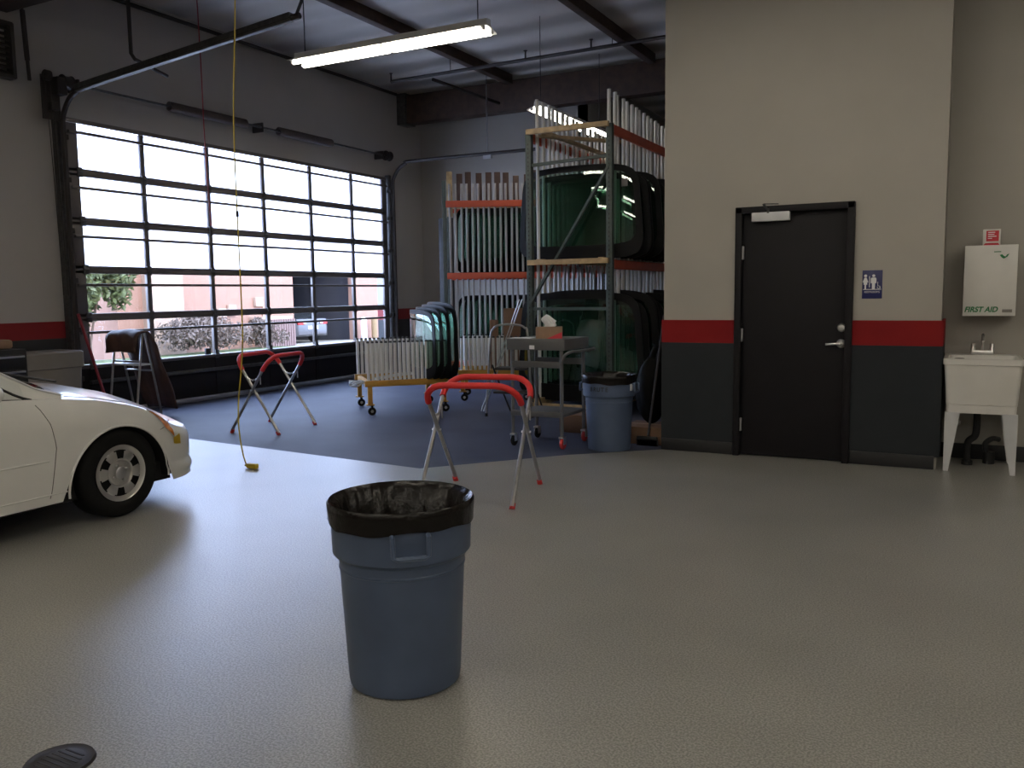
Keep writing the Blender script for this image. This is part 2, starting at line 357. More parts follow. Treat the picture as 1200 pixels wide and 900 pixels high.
b.tube(ring, .002, 6); b.tube([(.042, -.0075, .010), (.044, -.0075, -.012), (.056, -.0075, -.014), (.064, -.0075, -.034)], .0022, 6); b.sphere((.042, -.0075, .016), .004, seg=8); b.build('wheelchair_symbol', M['paper'], s)
MB().box((0, -.0072, -.041), (.138, .002, .005)).build('rule_bar', M['paper'], s)
text('sign_lettering', 'RESTROOMS', .022, M['paper'], s, (0, -.0075, -.063), (R(90), 0, 0), xs=.95)

# ------------------------------------------------------------------ overhead door (window wall)
d = bpy.data.objects.new('door_1', None); C.objects.link(d); struct(d)
GX = -9.655; ys = [6.99, 7.92, 9.02, 10.115, 11.20, 12.28, 13.17]; z0, z1 = .657, 3.608; pitch = (z1-z0)/5
for k in range(5):
    a = z0+k*pitch; e = a+pitch; b = MB()
    b.box((GX, (ys[0]+ys[-1])/2, a+(.022 if k else -.022)), (.05, ys[-1]-ys[0]+.28, .05), bev=.004); b.box((GX, (ys[0]+ys[-1])/2, e+(-.022 if k < 4 else .022)), (.05, ys[-1]-ys[0]+.28, .05), bev=.004)
    for i, y in enumerate(ys):
        w = .07 if 0 < i < 6 else .14; yy = y if 0 < i < 6 else (y-.07 if i == 0 else y+.07)
        b.box((GX+.002, yy, (a+e)/2), (.046, w, pitch-.02), bev=.004)
    sec = b.build('door_section', M['alu'], d)
    b = MB()
    for i in range(6): b.box((GX-.005, (ys[i]+ys[i+1])/2, (a+e)/2), (.004, ys[i+1]-ys[i]-.03, pitch-.02))
    b.build('glass', M['glass'] if k < 2 else M['milky'], sec, smooth=False)
    zz = e-.19 if k < 4 else e-.12
    b = MB(); b.box((GX+.045, (ys[0]+ys[-1])/2, zz), (.04, ys[-1]-ys[0]+.26, .034), bev=.003); b.build('strut', M['alu'], d)
    b = MB()
    for y in ys:
        b.box((GX+.035, y, a), (.012, .07, .12), bev=.002); b.cyl((GX+.045, y-.035, a), (GX+.045, y+.035, a), .01, seg=8)
    b.build('hinge', M['galv'], d)
b = MB(); b.box((GX, (ys[0]+ys[-1])/2, .335), (.05, ys[-1]-ys[0]+.28, .56), bev=.004)
for y in ys: b.box((GX+.03, y, .345), (.012, .07, .54))
b.build('door_section', M['doorblk'], d)
MB().box((GX+.05, (ys[0]+ys[-1])/2, .44), (.06, ys[-1]-ys[0]+.10, .045), bev=.004).build('strut', M['galv'], d)
MB().box((GX+.008, (ys[0]+ys[-1])/2, .650), (.07, ys[-1]-ys[0], .014), bev=.002).build('sill_rail', M['sill'], d)
b = MB(); b.box((GX+.01, (ys[0]+ys[-1])/2, .035), (.07, ys[-1]-ys[0]+.12, .068), bev=.008); b.build('bottom_seal', M['steel'], d)
MB().box((GX+.05, 8.83, .705), (.03, .09, .09), bev=.004).build('lock_box', M['blk'], d)
def track(name, y, xe, ze, lab, sgn):
    t = thing(name, lab, 'track', (0, 0, 0)); zt = 3.9
    path = smooth_path([(-9.53, y, 0.02), (-9.53, y, 1.5), (-9.53, y, 3.2), (-9.53, y, 3.55)]+[(-9.53+.4-.4*math.cos(a), y, 3.5+.4*math.sin(a)) for a in (R(25), R(50), R(75))]+[(-9.0, y, zt+.02), (xe, y, ze)], 4)
    b = MB(); b.tube(path, .032, 6); b.build('rail', M['pipe'], t)
    b = MB(); b.box((-9.64, y, 1.85), (.10, .07, 3.7), bev=.004); b.build('jamb_angle', M['galv'], t)
    for z in (.5, 1.1, 1.7, 2.3, 2.9, 3.4): MB().box((-9.585, y+sgn*.05, z), (.09, .05, .06), bev=.003).build('roller_bracket', M['pipe'], t)
    return t
t = track('door_track', 6.74, -5.85, 4.20, 'overhead door rail at the left jamb, running inward under the ceiling', 1)
b = MB(); b.box((-7.6, 6.74, 4.06), (3.3, .06, .085), rot=Matrix.Rotation(-R(5), 4, 'Y'), bev=.004); b.build('reinforcing_channel', M['galv'], t)
b = MB(); b.bar((-5.9, 6.74, 4.2), (-5.75, 6.74, 4.45), .04, .006); b.bar((-5.75, 6.74, 4.45), (-5.6, 6.8, 5.32), .04, .006); b.build('hanger', M['galv'], t)
t = track('door_track', 13.39, -6.5, 3.91, 'overhead door rail at the far right jamb, running behind the tall rack', -1)
b = MB(); b.bar((-7.5, 13.39, 3.9), (-7.5, 13.39, 5.3), .035, .006); b.box((-7.5, 13.39, 3.86), (.16, .04, .06)); b.build('hanger', M['steel'], t)
# torsion shaft, drums, springs, operator
t = thing('torsion_shaft', 'long torsion shaft with two coil springs above the big glazed door', 'door hardware', (-9.5, 10, 4.02))
MB().cyl((0, -3.35, 0), (0, 3.35, 0), .016).build('shaft', M['galv'], t)
for y0, y1 in ((-1.72, -.32), (.35, 1.62)):
    b = MB(); n = int((y1-y0)/.022); pts = [(.055*math.cos(a*2*PI/10), y0+(y1-y0)*a/(n*10), .055*math.sin(a*2*PI/10)) for a in range(n*10+1)]
    b.tube(pts, .010, 5); b.build('spring', M['spring'], t)
for y in (-3.2, 3.2): MB().lathe([(.03, -.06), (.09, -.06), (.075, -.03), (.075, .03), (.09, .06), (.03, .06)], 20, (0, y, 0), 'Y').build('cable_drum', M['pipe'], t)
for y in (-3.05, 0, 3.05): MB().box((-.08, y, 0), (.2, .03, .14), bev=.004).build('bearing_plate', M['pipe'], t)
b = MB(); b.box((.0, -3.30, -.06), (.14, .12, .20), bev=.01); b.lathe([(.01, -.03), (.06, -.03), (.06, .03), (.01, .03)], 16, (.03, -3.46, .03), 'Y'); b.box((.0, -3.38, -.30), (.08, .10, .10), bev=.01); b.box((-.05, -3.38, -.2), (.02, .22, .5)); b.build('chain_hoist', M['pipe'], t)
b = MB()
for dy in (-.03, .03): b.tube(smooth_path([(.03, -3.46+dy, 0), (.02, -3.42+dy, -1.2), (.02, -3.40+dy, -2.5)], 5), .005, 5)
b.build('hand_chain', M['pipe'], t)

# ------------------------------------------------------------------ ceiling things
def fixture(label, x, y, z, along_y=False, group='fluorescent fixtures'):
    t = thing('fluorescent_fixture', label, 'ceiling light', (x, y, z), R(90) if along_y else 0, group)
    b = MB(); poly = [(-.165, -.012), (-.16, .0), (-.05, .035), (-.04, .095), (.04, .095), (.05, .035), (.16, .0), (.165, -.012), (.045, .026), (-.045, .026)]
    b.prism(poly, lambda p, q, dd: (dd, p, q), -1.22, 1.22); b.build('reflector_housing', M['white'], t, ang=20)
    for sx in (-1, 1):
        for sy in (-1, 1):
            b = MB(); b.cyl((sx*.61-.585, sy*.085, -.018), (sx*.61+.585, sy*.085, -.018), .021, seg=12); b.build('tube_lamp', M['tubeL'], t)
    for e in (-1.2, 0, 1.2):
        for sy in (-1, 1): MB().box((e, sy*.085, -.005), (.03, .04, .045)).build('lamp_holder', M['white'], t)
    for sx in (-1, 1):
        MB().cyl((sx*1.1, 0, .085), (sx*1.1, 0, 5.32-z), .006, seg=6).build('hanger_rod', M['pipe'], t)
    return t
fixture('bright fluorescent fixture hanging above the middle of the storage bay', -5.44, 7.6, 4.05, group=None)
fixture('fluorescent fixture far back, seen behind the white poles on top of the tall rack', -5.4, 12.3, 4.05, True, group=None)
for y in (-4.6, -1.4, 1.8):
    for x in (-5.6, -2.2, 1.2, 4.4): fixture('fluorescent fixture hanging over the near half of the shop floor', x, y, 4.05)
for x in (-1.6, 2.6): fixture('fluorescent fixture hanging over the near half of the shop floor', x, 5.0, 4.05)
def sprinkler(label, a, e, heads, drop=()):
    t = thing('sprinkler_pipe', label, 'pipe', a); A = Vector(a); E = Vector(e)-A
    MB().tube([(0, 0, 0), E], .028, 8).build('pipe', M['pipe'], t)
    for f in heads:
        p = E*f; b = MB(); b.cyl(p, p+Vector((0, 0, .13)), .014, seg=8); b.cyl(p+Vector((0, 0, .13)), p+Vector((0, 0, .14)), .03, seg=10); b.build('sprinkler_head', M['pipe'], t)
    for f in drop:
        p = E*f; MB().tube([p+Vector((-.03, 0, 0)), p+Vector((-.03, 0, 5.3-A.z-p.z))], .006, 5).build('pipe_hanger', M['pipe'], t)
    return t
sprinkler('dark sprinkler pipe crossing the ceiling just before the big timber beam', (-8.77, 12.35, 5.08), (-2.6, 12.2, 5.08), (.0, .42, .60), (.2, .66))
sprinkler('dark sprinkler pipe along the top of the window wall', (-9.55, 2.0, 5.2), (-9.55, 13.6, 5.2), (), (.4, .8))
t = sprinkler('short dark sprinkler pipe with an upturned end at the top of the picture', (-7.35, 7.55, 4.9), (-3.5, 7.45, 4.9), (0.0,), (.5,))
sprinkler('thin dark pipe running from the ceiling pipe into the timber beam', (-7.9, 12.3, 5.0), (-7.5, 13.85, 4.86), ())
t = thing('hanging_pipe', 'dark vertical drop pipe with a bent end in front of the window wall', 'pipe', (-8.6, 7.0, 0))
MB().tube([(0, 0, 5.3), (0, 0, 4.28), (0.02, .03, 4.22), (0, .5, 4.13)], .022, 8).build('pipe', M['pipe'], t)
t = thing('hanging_hose', 'thin red air hose hanging in front of the big glazed door', 'hose', (-8.0, 7.45, 0))
MB().tube(smooth_path([(0, 0, 5.3), (.01, .01, 4.2), (.0, .02, 3.3), (0.02, .03, 2.3)], 6), .007, 6).build('hose', M['redhose'], t)
MB().cyl((.02, .03, 2.2), (.02, .03, 2.32), .012).build('coupling', M['pipe'], t)
# yellow cord with plug
t = thing('extension_cord', 'yellow extension cord hanging from the ceiling down to the floor', 'cord', (-5.44, 5.4, 0))
pp = [(.14, 0, 5.3), (.08, 0, 3.9), (.0, 0, 2.9), (-.005, 0, 1.6), (-.01, 0, 1.15), (-.045, 0, .85), (-.09, 0, .6), (-.105, 0, .4), (-.095, .0, .25), (-.06, -.01, .12), (-.02, -.02, .04), (.01, -.02, .02)]
MB().tube(smooth_path(pp, 6), .006, 6).build('cable', M['yellowcord'], t)
b = MB(); b.box((.055, -.02, .024), (.11, .045, .044), bev=.01); b.cyl((.0, -.02, .022), (-.03, -.02, .024), .015, .009, 10); b.build('plug', M['yellowcord'], t)
MB().box((-.005, 0, 2.17), (.02, .02, .05), bev=.004).build('cord_stop', M['pipe'], t)
# louvre vent and conduit on the window wall
t = thing('wall_vent', 'dark louvred vent high on the window wall at the corner of the ceiling', 'vent', (-9.62, 5.86, 4.26))
b = MB()
for z in (-.29, .29): b.box((0, 0, z), (.12, .74, .04))
for y in (-.36, .36): b.box((0, y, 0), (.12, .04, .6))
b.build('vent_frame', M['louver'], t)
b = MB()
for k in range(9): b.box((.0, 0, -.24+k*.06), (.07, .70, .008), rot=Matrix.Rotation(R(40), 4, 'Y'))
b.build('louvre_blades', M['louver'], t)
b = MB(); b.tube([(-9.6, 6.36, 5.3), (-9.6, 6.38, 4.75)], .014, 8); b.tube([(-9.6, 6.38, 4.75), (-9.6, 6.40, 4.2)], .028, 8); b.tube([(-9.6, 6.40, 4.2), (-9.6, 6.41, 3.98)], .02, 8)
tag(b.build('hanging_conduit', M['pipe']), 'dark vertical conduit on the window wall beside the louvred vent', 'pipe')

# ------------------------------------------------------------------ sink, first aid
t = thing('utility_sink', 'white plastic utility tub sink on four legs beside the restroom wall', 'sink', (.145, 7.93, 0))
b = MB()
def ring_rect(hx, hy, z, r=.03, n=4, cx=0, cy=0):
    out = []
    for sx, sy, a0 in ((1, 1, 0), (-1, 1, 90), (-1, -1, 180), (1, -1, 270)):
        for k in range(n+1):
            a = R(a0+90*k/n); out.append((cx+sx*(hx-r)+r*math.cos(a), cy+sy*(hy-r)+r*math.sin(a), z))
    return out
def loft(b, rings, cap0=True, cap1=True, mi=0):
    V = [[b.bm.verts.new(Vector(p)) for p in r] for r in rings]; n = len(V[0])
    for A, B in zip(V, V[1:]):
        for k in range(n): b.bm.faces.new((A[k], A[(k+1) % n], B[(k+1) % n], B[k])).material_index = mi
    if cap0: b.bm.faces.new(V[0][::-1]).material_index = mi
    if cap1: b.bm.faces.new(V[-1]).material_index = mi
loft(b, [ring_rect(.245, .265, .475), ring_rect(.247, .27, .54), ring_rect(.25, .275, .545), ring_rect(.27, .305, .86), ring_rect(.28, .315, .865), ring_rect(.28, .315, .905), ring_rect(.275, .31, .912),
         ring_rect(.245, .215, .912, cy=-.06), ring_rect(.24, .21, .90, cy=-.06), ring_rect(.20, .17, .56, cy=-.05)])
b.build('tub', M['wht_plastic'], t)
for sx in (-1, 1):
    for sy in (-1, 1):
        b = MB(); P = lambda hw_, z, cx: [(cx-hw_, sy*.262-.012, z), (cx+hw_, sy*.262-.012, z), (cx+hw_, sy*.262+.012, z), (cx-hw_, sy*.262+.012, z)]
        loft(b, [P(.018, 0, sx*.235), P(.055, .48, sx*.2)]); b.build('leg', M['greyleg'], t)
b = MB(); b.box((0, .255, .930), (.17, .05, .035), bev=.012)
b.tube(smooth_path([(0, .255, .94), (0, .25, 1.03), (0, .22, 1.075), (0, .15, 1.07), (0, .11, 1.03)], 6), .012, 10)
for sx in (-1, 1): b.cyl((sx*.07, .255, .94), (sx*.07, .255, .985), .02, .014); b.sphere((sx*.07, .255, .99), .017, seg=10)
b.build('faucet', M['chrome'], t)
b = MB(); b.lathe([(.001, .914), (.034, .914), (.037, .912)], 20, (-.165, -.262, 0)); b.build('overflow_cap', M['drain'], t)
b = MB(); b.tube(smooth_path([(-.02, .05, .48), (-.02, .05, .33), (-.03, .05, .25), (-.075, .06, .2), (-.085, .08, .12), (-.08, .08, .03)], 6), .028, 10); b.cyl((-.08, .08, 0), (-.08, .08, .035), .042, seg=16); b.build('drain_pipe', M['blk'], t)
b = MB(); b.tube(smooth_path([(-.16, .22, .36), (-.17, .1, .40), (-.13, .05, .46), (-.05, .1, .44)], 6), .013, 8); b.sphere((-.165, .18, .335), .03, seg=10); b.build('supply_valve', M['chrome'], t)
b = MB(); b.tube(smooth_path([(.07, .2, .05), (.05, .18, .16), (.1, .2, .21), (.15, .25, .2)], 6), .022, 8); b.cyl((.08, .2, 0), (.08, .2, .1), .045); b.build('floor_cleanout', M['blk'], t)
t = thing('first_aid_cabinet', 'white metal first aid cabinet on the wall above the sink', 'cabinet', (.175, 8.03, 1.525))
MB().box((0, .135, 0), (.376, .27, .568), bev=.004).build('cabinet_body', M['wht_plastic'], t)
MB().box((0, -.008, 0), (.378, .016, .572), bev=.003).build('cabinet_door', M['wht_plastic'], t)
text('lettering', 'FIRST AID', .060, M['green'], t, (-.058, -.018, -.235), (R(90), 0, 0), shear=.25, bold=.0018, xs=.92)
b = MB(); b.prism([(.06, .205), (.075, .185), (.09, .175), (.115, .19), (.128, .215), (.112, .208), (.102, .192), (.09, .196), (.078, .21)], fx, -.0185, -.016); b.prism([(.02, .228), (.07, .228), (.07, .235), (.02, .235)], fx, -.0185, -.016); b.build('logo', M['green'], t, smooth=False)
MB().box((.13, -.017, -.245), (.07, .003, .025)).build('nameplate', M['bin'], t)
t = thing('dispenser_box', 'small white box with a red label on top of the first aid cabinet', 'box', (.175, 8.10, 1.811))
b = MB(); b.box((0, 0, .065), (.125, .09, .13), bev=.004); b.build('carton', M['wht_plastic'], t)
b = MB(); b.box((.005, -.046, .075), (.09, .003, .085)); b.build('red_label', M['redprint'], t)
b = MB(); b.prism([(-.06, .0), (.06, .0), (.045, .018), (-.045, .018)], fx, -.0475, -.044); b.build('tear_flap', M['redprint'], t, smooth=False)
b = MB()
for k, w in enumerate((.05, .045, .06, .03)): b.box((-.028+w/2, -.048, .104-k*.016), (w, .002, .006))
b.build('print', M['paper'], t)

# ------------------------------------------------------------------ trash cans
def trash_can(label, x, y, rz, s=1.0, letters=False):
    t = thing('trash_can', label, 'trash can', (x, y, 0), rz); t.scale = (s, s, 1)
    prof = [(.001, .012), (.18, .012), (.192, .0), (.211, .006), (.215, .03), (.238, .475), (.242, .50), (.253, .507), (.262, .517), (.266, .655), (.268, .69), (.262, .695), (.255, .69), (.24, .54), (.2, .03), (.001, .025)]
    MB().lathe(prof, 64).build('body', M['can'], t)
    for a in (0, PI):
        b = MB(); ca, sa = math.cos(a), math.sin(a)
        f = lambda u, r, z: (r*ca-u*sa, r*sa+u*ca, z)
        path = [f(-.064, .268, .63), f(-.064, .289, .627), f(-.062, .292, .562), f(-.048, .293, .555), f(.048, .293, .555), f(.062, .292, .562), f(.064, .289, .627), f(.064, .268, .63)]
        b.tube(path, .0095, 8); b.build('handle', M['can'], t)
    b = MB(); rr = random.Random(3)
    ph = [rr.uniform(0, 6.28) for _ in range(8)]
    def wob(a, j):
        amp = [.010, .005, .003, .003, .004, .02, .06, .10, .14][j]
        return amp*(.5*math.sin(7*a+ph[0]+j*.6)+.35*math.sin(13*a+ph[1]-j*.8)+.3*math.sin(23*a+ph[2]))
    prof = [(.2745, .633), (.2755, .655), (.278, .682), (.279, .703), (.272, .713), (.244, .69), (.215, .55), (.19, .35), (.14, .12)]
    b.lathe(prof, 120, wob=wob, capB=True)
    for v in b.bm.verts:
        if v.co.z < .64 and v.co.xy.length > .26:
            a = math.atan2(v.co.y, v.co.x); v.co.z += .007*math.sin(3*a+1)+.004*math.sin(8*a+2)
    b.build('bin_liner', M['bag'], t, ang=60)
    b = MB(); b.lathe([(.237, .455), (.2405, .458), (.2405, .464), (.238, .467)], 64); b.build('moulded_rib', M['can'], t)
    if letters:
        for k, ch in enumerate('BRUTE'):
            a = -PI/2-.05+(k-2)*.155
            text('lettering', ch, .055, M['blk'], t, (.2665*math.cos(a), .2665*math.sin(a), .585), (R(90), 0, a+PI/2), bold=.001)
    return t
aim = math.atan2(-2.62, 1.87)                # direction towards the viewer
trash_can('blue-grey plastic trash can with black liner alone on the open floor', -1.872, 2.625, aim+R(6), 1.0)
k2 = trash_can('blue-grey trash can with black liner standing beside the grey cart', -2.93, 7.50, 0.02, .93, True)
MB().box((.262, -.08, .60), (.012, .05, .06), bev=.003).build('tag', M['paper'], k2)

# ------------------------------------------------------------------ windshield stands
def stand(label, A, B, zt=.84, zp=.475, fm=M['redfoam']):
    """A, B = (near foot, far foot) of each end ; each frame is a bent tube from one end's foot to the other end's foot"""
    t = thing('windshield_stand', label, 'stand', ((A[0][0]+B[1][0])/2, (A[0][1]+B[1][1])/2, 0)); O = Vector(t.location)
    r = .0155
    for q in (0, 1):
        F0 = Vector((*A[q], 0))-O; F1 = Vector((*B[q], 0))-O
        C0 = (Vector((*A[0], 0))+Vector((*A[1], 0)))/2-O; C1 = (Vector((*B[0], 0))+Vector((*B[1], 0)))/2-O
        def pt(F, Cc, z): k = (z-zp)/zp; p = Cc+(Cc-F)*k; return Vector((p.x, p.y, z))
        side = (F1-F0).normalized()*(.012 if q else -.012)
        P0 = pt(F0, C0, zt); P1 = pt(F1, C1, zt); dr = (P1-P0).normalized(); dn0 = (pt(F0, C0, zt-.2)-P0).normalized(); dn1 = (pt(F1, C1, zt-.2)-P1).normalized()
        rad = .16
        c0 = [P0+dn0*rad*(1-math.sin(a))+dr*rad*(1-math.cos(a)) for a in [R(x) for x in range(0, 91, 15)]]
        c1 = [P1+dn1*rad*(1-math.sin(a))-dr*rad*(1-math.cos(a)) for a in [R(x) for x in range(0, 91, 15)]]
        b = MB(); b.tube([F0+side+Vector((0, 0, .02)), c0[0]+side]+[c+side for c in c0[1:]]+[c+side for c in c1[::-1]]+[F1+side+Vector((0, 0, .02))], r, 10); b.build('frame', M['galvtube'], t)
        b = MB(); e0 = c0[0]+dn0*.02; e1 = c1[0]+dn1*.02
        b.tube([e0+side]+[c+side for c in c0]+[c+side for c in c1[::-1]]+[e1+side], .0235, 12); b.build('foam_sleeve', fm, t)
        for F, dn in ((F0, dn0), (F1, dn1)):
            b = MB(); b.cyl(F+side, F+side-dn*.045, .021, .019, 12); b.build('foot_cap', M['redcap'], t)
    for Cc, Fa, Fb in ((C0, Vector((*A[0], 0))-O, Vector((*A[1], 0))-O), (C1, Vector((*B[0], 0))-O, Vector((*B[1], 0))-O)):
        a = Cc+(Cc-Fa)*.33+Vector((0, 0, .63)); e = Cc+(Cc-Fb)*.33+Vector((0, 0, .63)); b = MB()
        n = 14; pts = [a.lerp(e, i/n)+Vector((0, 0, -.045*math.sin(PI*i/n)+.006*(-1)**i)) for i in range(n+1)]
        b.tube(pts, .006, 6); b.tube([a, a+Vector((0, 0, -.09))], .006, 6); b.build('spreader_chain', M['chrome'], t)
        up = (Cc-Vector((0, 0, 0))); ax = (C1-C0).normalized(); b = MB(); p = Vector((Cc.x, Cc.y, zp)); b.cyl(p-ax*.035, p+ax*.035, .008, seg=8); b.build('pivot_bolt', M['chrome'], t)
    return t
stand('red padded folding windshield stand on the pale floor behind the trash can', ((-3.35, 4.92), (-3.54, 5.70)), ((-2.685, 5.083), (-2.878, 5.866)))
stand('red padded folding windshield stand on the blue-grey floor before the glazed door', ((-7.04, 6.76), (-6.44, 6.83)), ((-7.24, 7.55), (-6.56, 7.55)))

# ------------------------------------------------------------------ windshields
def ws_point(u, v, W=1.6, H=1.0):
    """u -1..1, v 0..1 ; bowed pane, bottom wider than the top"""
    hw_ = W/2*(1-.10*v); bow = .10*u*u
    return Vector((u*hw_, bow, v*H-.05*(1-u*u)*(1 if v > .5 else -1)*abs(v-.5)*-1.0))
def outline(n=72, e=7.0, f=1.0):
    out = []
    for k in range(n):
        a = 2*PI*k/n; c, s_ = math.cos(a), math.sin(a); q = (abs(c)**e+abs(s_)**e)**(-1/e); out.append((c*q*f, s_*q*f))
    return out
def ws_meshes(W, H):
    O = outline(); n = len(O)
    def pt(p, f=(1, 1), dy=0): q = ws_point(p[0]*f[0], .5+p[1]*f[1]*.5, W, H); q.y += dy; return q
    b = MB()
    lv = [0, .25, .5, .75, .9, 1.0]
    for dy in (0, .006):
        rings = [[b.bm.verts.new(pt((x*l, y*l), dy=dy)) for x, y in O] for l in lv[1:]]
        c = b.bm.verts.new(pt((0, 0), dy=dy))
        for k in range(n): b.bm.faces.new((c, rings[0][k], rings[0][(k+1) % n]))
        for A, B in zip(rings, rings[1:]):
            for k in range(n): b.bm.faces.new((A[k], A[(k+1) % n], B[(k+1) % n], B[k]))
        if dy == 0: e0 = rings[-1]
        else:
            for k in range(n): b.bm.faces.new((e0[k], e0[(k+1) % n], rings[-1][(k+1) % n], rings[-1][k]))
    g = b.mesh('windshield_glass', M['autoglass'])
    b = MB()
    inner = []
    for x, y in O: inner.append((x*(1-.065/(W/2)), (y*(1-.06/(H/2)) if y > 0 else y*(1-.15/(H/2)))))
    def rg(pl, f, dy): return [b.bm.verts.new(pt((x*f, y*f), dy=dy)) for x, y in pl]
    A, B = rg(O, 1.012, -.004), rg(inner, 1, -.004); A2, B2 = rg(O, 1.012, .010), rg(inner, 1, .010)
    for k in range(n):
        j = (k+1) % n
        for q in ((A[k], A[j], B[j], B[k]), (A2[k], A2[j], B2[j], B2[k]), (A[k], A[j], A2[j], A2[k]), (B[k], B[j], B2[j], B2[k])): b.bm.faces.new(q)
    fz = b.mesh('windshield_frit', M['frit'])
    return g, fz
WSM = ws_meshes(1.62, 1.02)
def windshield(label, loc, rz, scale=(1, 1, 1), group=None, tilt=0, name='windshield'):
    t = thing(name, label, 'windshield', loc, rz, group); t.rotation_euler = (tilt, 0, rz); t.scale = scale
    mobj('glass', WSM[0], t); mobj('black_border', WSM[1], t); return t

# ------------------------------------------------------------------ tall pallet rack (end on to the viewer)
rk = thing('pallet_rack', 'tall windshield rack with orange beams and white poles beside the restroom wall', 'rack', (-4.24, 9.55, 0))
RX = .525; RL = 2.5
for sx in (-1, 1):
    for y in (0, RL):
        b = MB(); b.box((sx*RX, y, 1.71), (.076, .07, 3.42), bev=.004); b.box((sx*RX, y, .008), (.12, .12, .016))
        po = b.build('upright_post', M['postgreen'], rk)
        b = MB()
        for k in range(60): b.box((sx*RX-sx*.0, y-.0362, .2+k*.052), (.012, .003, .022))
        b.build('slot_holes', M['blk'], po)
    for z in (1.80, 3.36): MB().box((sx*(RX+.012), RL/2+.02, z), (.04, RL-.09, .11), bev=.006).build('beam', M['orange'], rk)
    for z in (1.87, 3.435): MB().box((sx*(RX-.115), RL/2, z), (.07, RL+.02, .038), bev=.003).build('wood_rail', M['wood'], rk)
    MB().box((sx*(RX-.06), RL/2, .12), (.12, RL+.04, .09), bev=.003).build('wood_sill', M['wood'], rk)
for z in (1.845, 3.41, .085):
    MB().box((0, -.06, z), (1.06, .05, .062), bev=.003).build('wood_crossbar', M['wood'], rk)
MB().bar((-.42, .1, 3.38), (.40, 1.2, 3.38), .08, .035).build('wood_crossbar', M['wood'], rk)
for y in (0, RL):
    MB().bar((-RX, y, 3.02), (RX, y, 3.06), .04, .035).build('horizontal_strut', M['postgreen'], rk)
    MB().bar((RX, y-.02, 2.95), (-RX, y-.02, 1.33), .045, .03).build('diagonal_brace', M['postgreen'], rk)
    MB().bar((-RX, y, 1.28), (RX, y, 1.28), .04, .035).build('horizontal_strut', M['postgreen'], rk)
pu = MB().cyl((0, 0, 0), (0, 0, 1.95), .0225, seg=10).mesh('pole_long', M['pole']); pl = MB().cyl((0, 0, 0), (0, 0, 1.66), .0225, seg=10).mesh('pole_short', M['pole'])
NP = 16
for k in range(NP):
    for sx in (-1, 1):
        y = .10+k*.152 + (.05 if sx < 0 else 0); xx = sx*(RX-.045)
        mobj('pole', pu, rk, (xx, y, 1.88-(k*.008)), (R(random.uniform(-.4, .4)), R(random.uniform(-.5, .5)), 0))
        mobj('pole', pl, rk, (xx, y, .165), (R(random.uniform(-.4, .4)), R(random.uniform(-.4, .4)), 0))
for k in range(13):
    z = 1.90; s_ = .96+.08*random.random()
    w = windshield('windshield in the upper tier of the tall rack, deeper among the white poles', (-4.24+random.uniform(-.03, .10), 9.66+k*.155, z), 0, (s_, 1, s_*random.uniform(.97, 1.04)), 'upper tier windshields of the tall rack')
    if k == 0:
        w['label'] = 'foremost windshield in the upper tier of the tall rack, with a paper sticker'; del w['group']; w.location.x = -4.20; w.scale = (1.02, 1, 1.04)
        MB().box((.60, .028, .82), (.075, .002, .085)).build('paper_sticker', M['bin'], w)
for k in range(12):
    s_ = .98+.1*random.random()
    w = windshield('windshield in the lower tier of the tall rack, deeper among the white poles', (-4.24+random.uniform(-.02, .14), 9.66+k*.155, .17), 0, (s_, 1, s_*1.18), 'lower tier windshields of the tall rack')
    if k == 0: w['label'] = 'foremost windshield in the lower tier of the tall rack, behind the grey cart'; del w['group']

# ------------------------------------------------------------------ back rack (turned towards the viewer)
ra = R(27.8)
rb = thing('pallet_rack', 'far pallet rack whose two orange beams cross a row of slender poles', 'rack', (-7.27, 11.62, 0), ra)
W2 = 2.44; D2 = .95
for x in (-.03, W2):
    for y in (0, D2): MB().box((x, y, 1.68 if y else 1.62), (.06, .06, 3.36 if y else 3.24), bev=.004).build('upright_post', M['postgreen'], rb)
for z in (.36, 1.76, 2.88):
    for y in (-.02, D2): MB().box((W2/2, y, z), (W2, .045, .10), bev=.005).build('beam', M['orange'], rb)
    for y in (.06, D2-.08): MB().box((W2/2, y, z+.03), (W2-.06, .08, .035), bev=.003).build('wood_rail', M['wood'], rb)
MB().box((.05, .14, 3.05), (.09, .05, .7), bev=.004).build('wood_stud', M['wood'], rb)
p2 = MB().cyl((0, 0, 0), (0, 0, 1.38), .019, seg=8).mesh('pole_thin', M['pole_dim'])
for k in range(26):
    x = .06+k*.088
    mobj('pole', p2, rb, (x, .05, 1.82), (0, R(random.uniform(-.5, .5)), 0)); mobj('pole', p2, rb, (x, .05, .42), (0, R(random.uniform(-.4, .4)), 0))
for tier, z in enumerate((.42, 1.82)):
    for k in range(20):
        x = .40+k*.103; p = Matrix.Rotation(ra, 4, 'Z') @ Vector((x, .52, 0))
        windshield(('windshield standing edge-on among the %s poles of the far rack' % ('lower' if tier == 0 else 'upper')), (-7.27+p.x, 11.62+p.y, z), ra+R(64), (.60, .6, .98), ('lower' if tier == 0 else 'upper')+' tier windshields of the far rack')
for k in range(12):
    x = .16+k*.16+random.uniform(-.02, .02); p = Matrix.Rotation(ra, 4, 'Z') @ Vector((x, .75, 0)); h = random.uniform(.46, .58)
    o = MB().box((0, 0, h/2), (.10, .05, h), bev=.003).build('cardboard_sleeve', M['brownmat'], loc=(-7.27+p.x, 11.62+p.y, 2.945)); o.rotation_euler = (0, 0, ra)
    tag(o, 'dark brown upright sleeve on top of the far rack', 'cardboard', 'dark sleeves standing on the far rack')
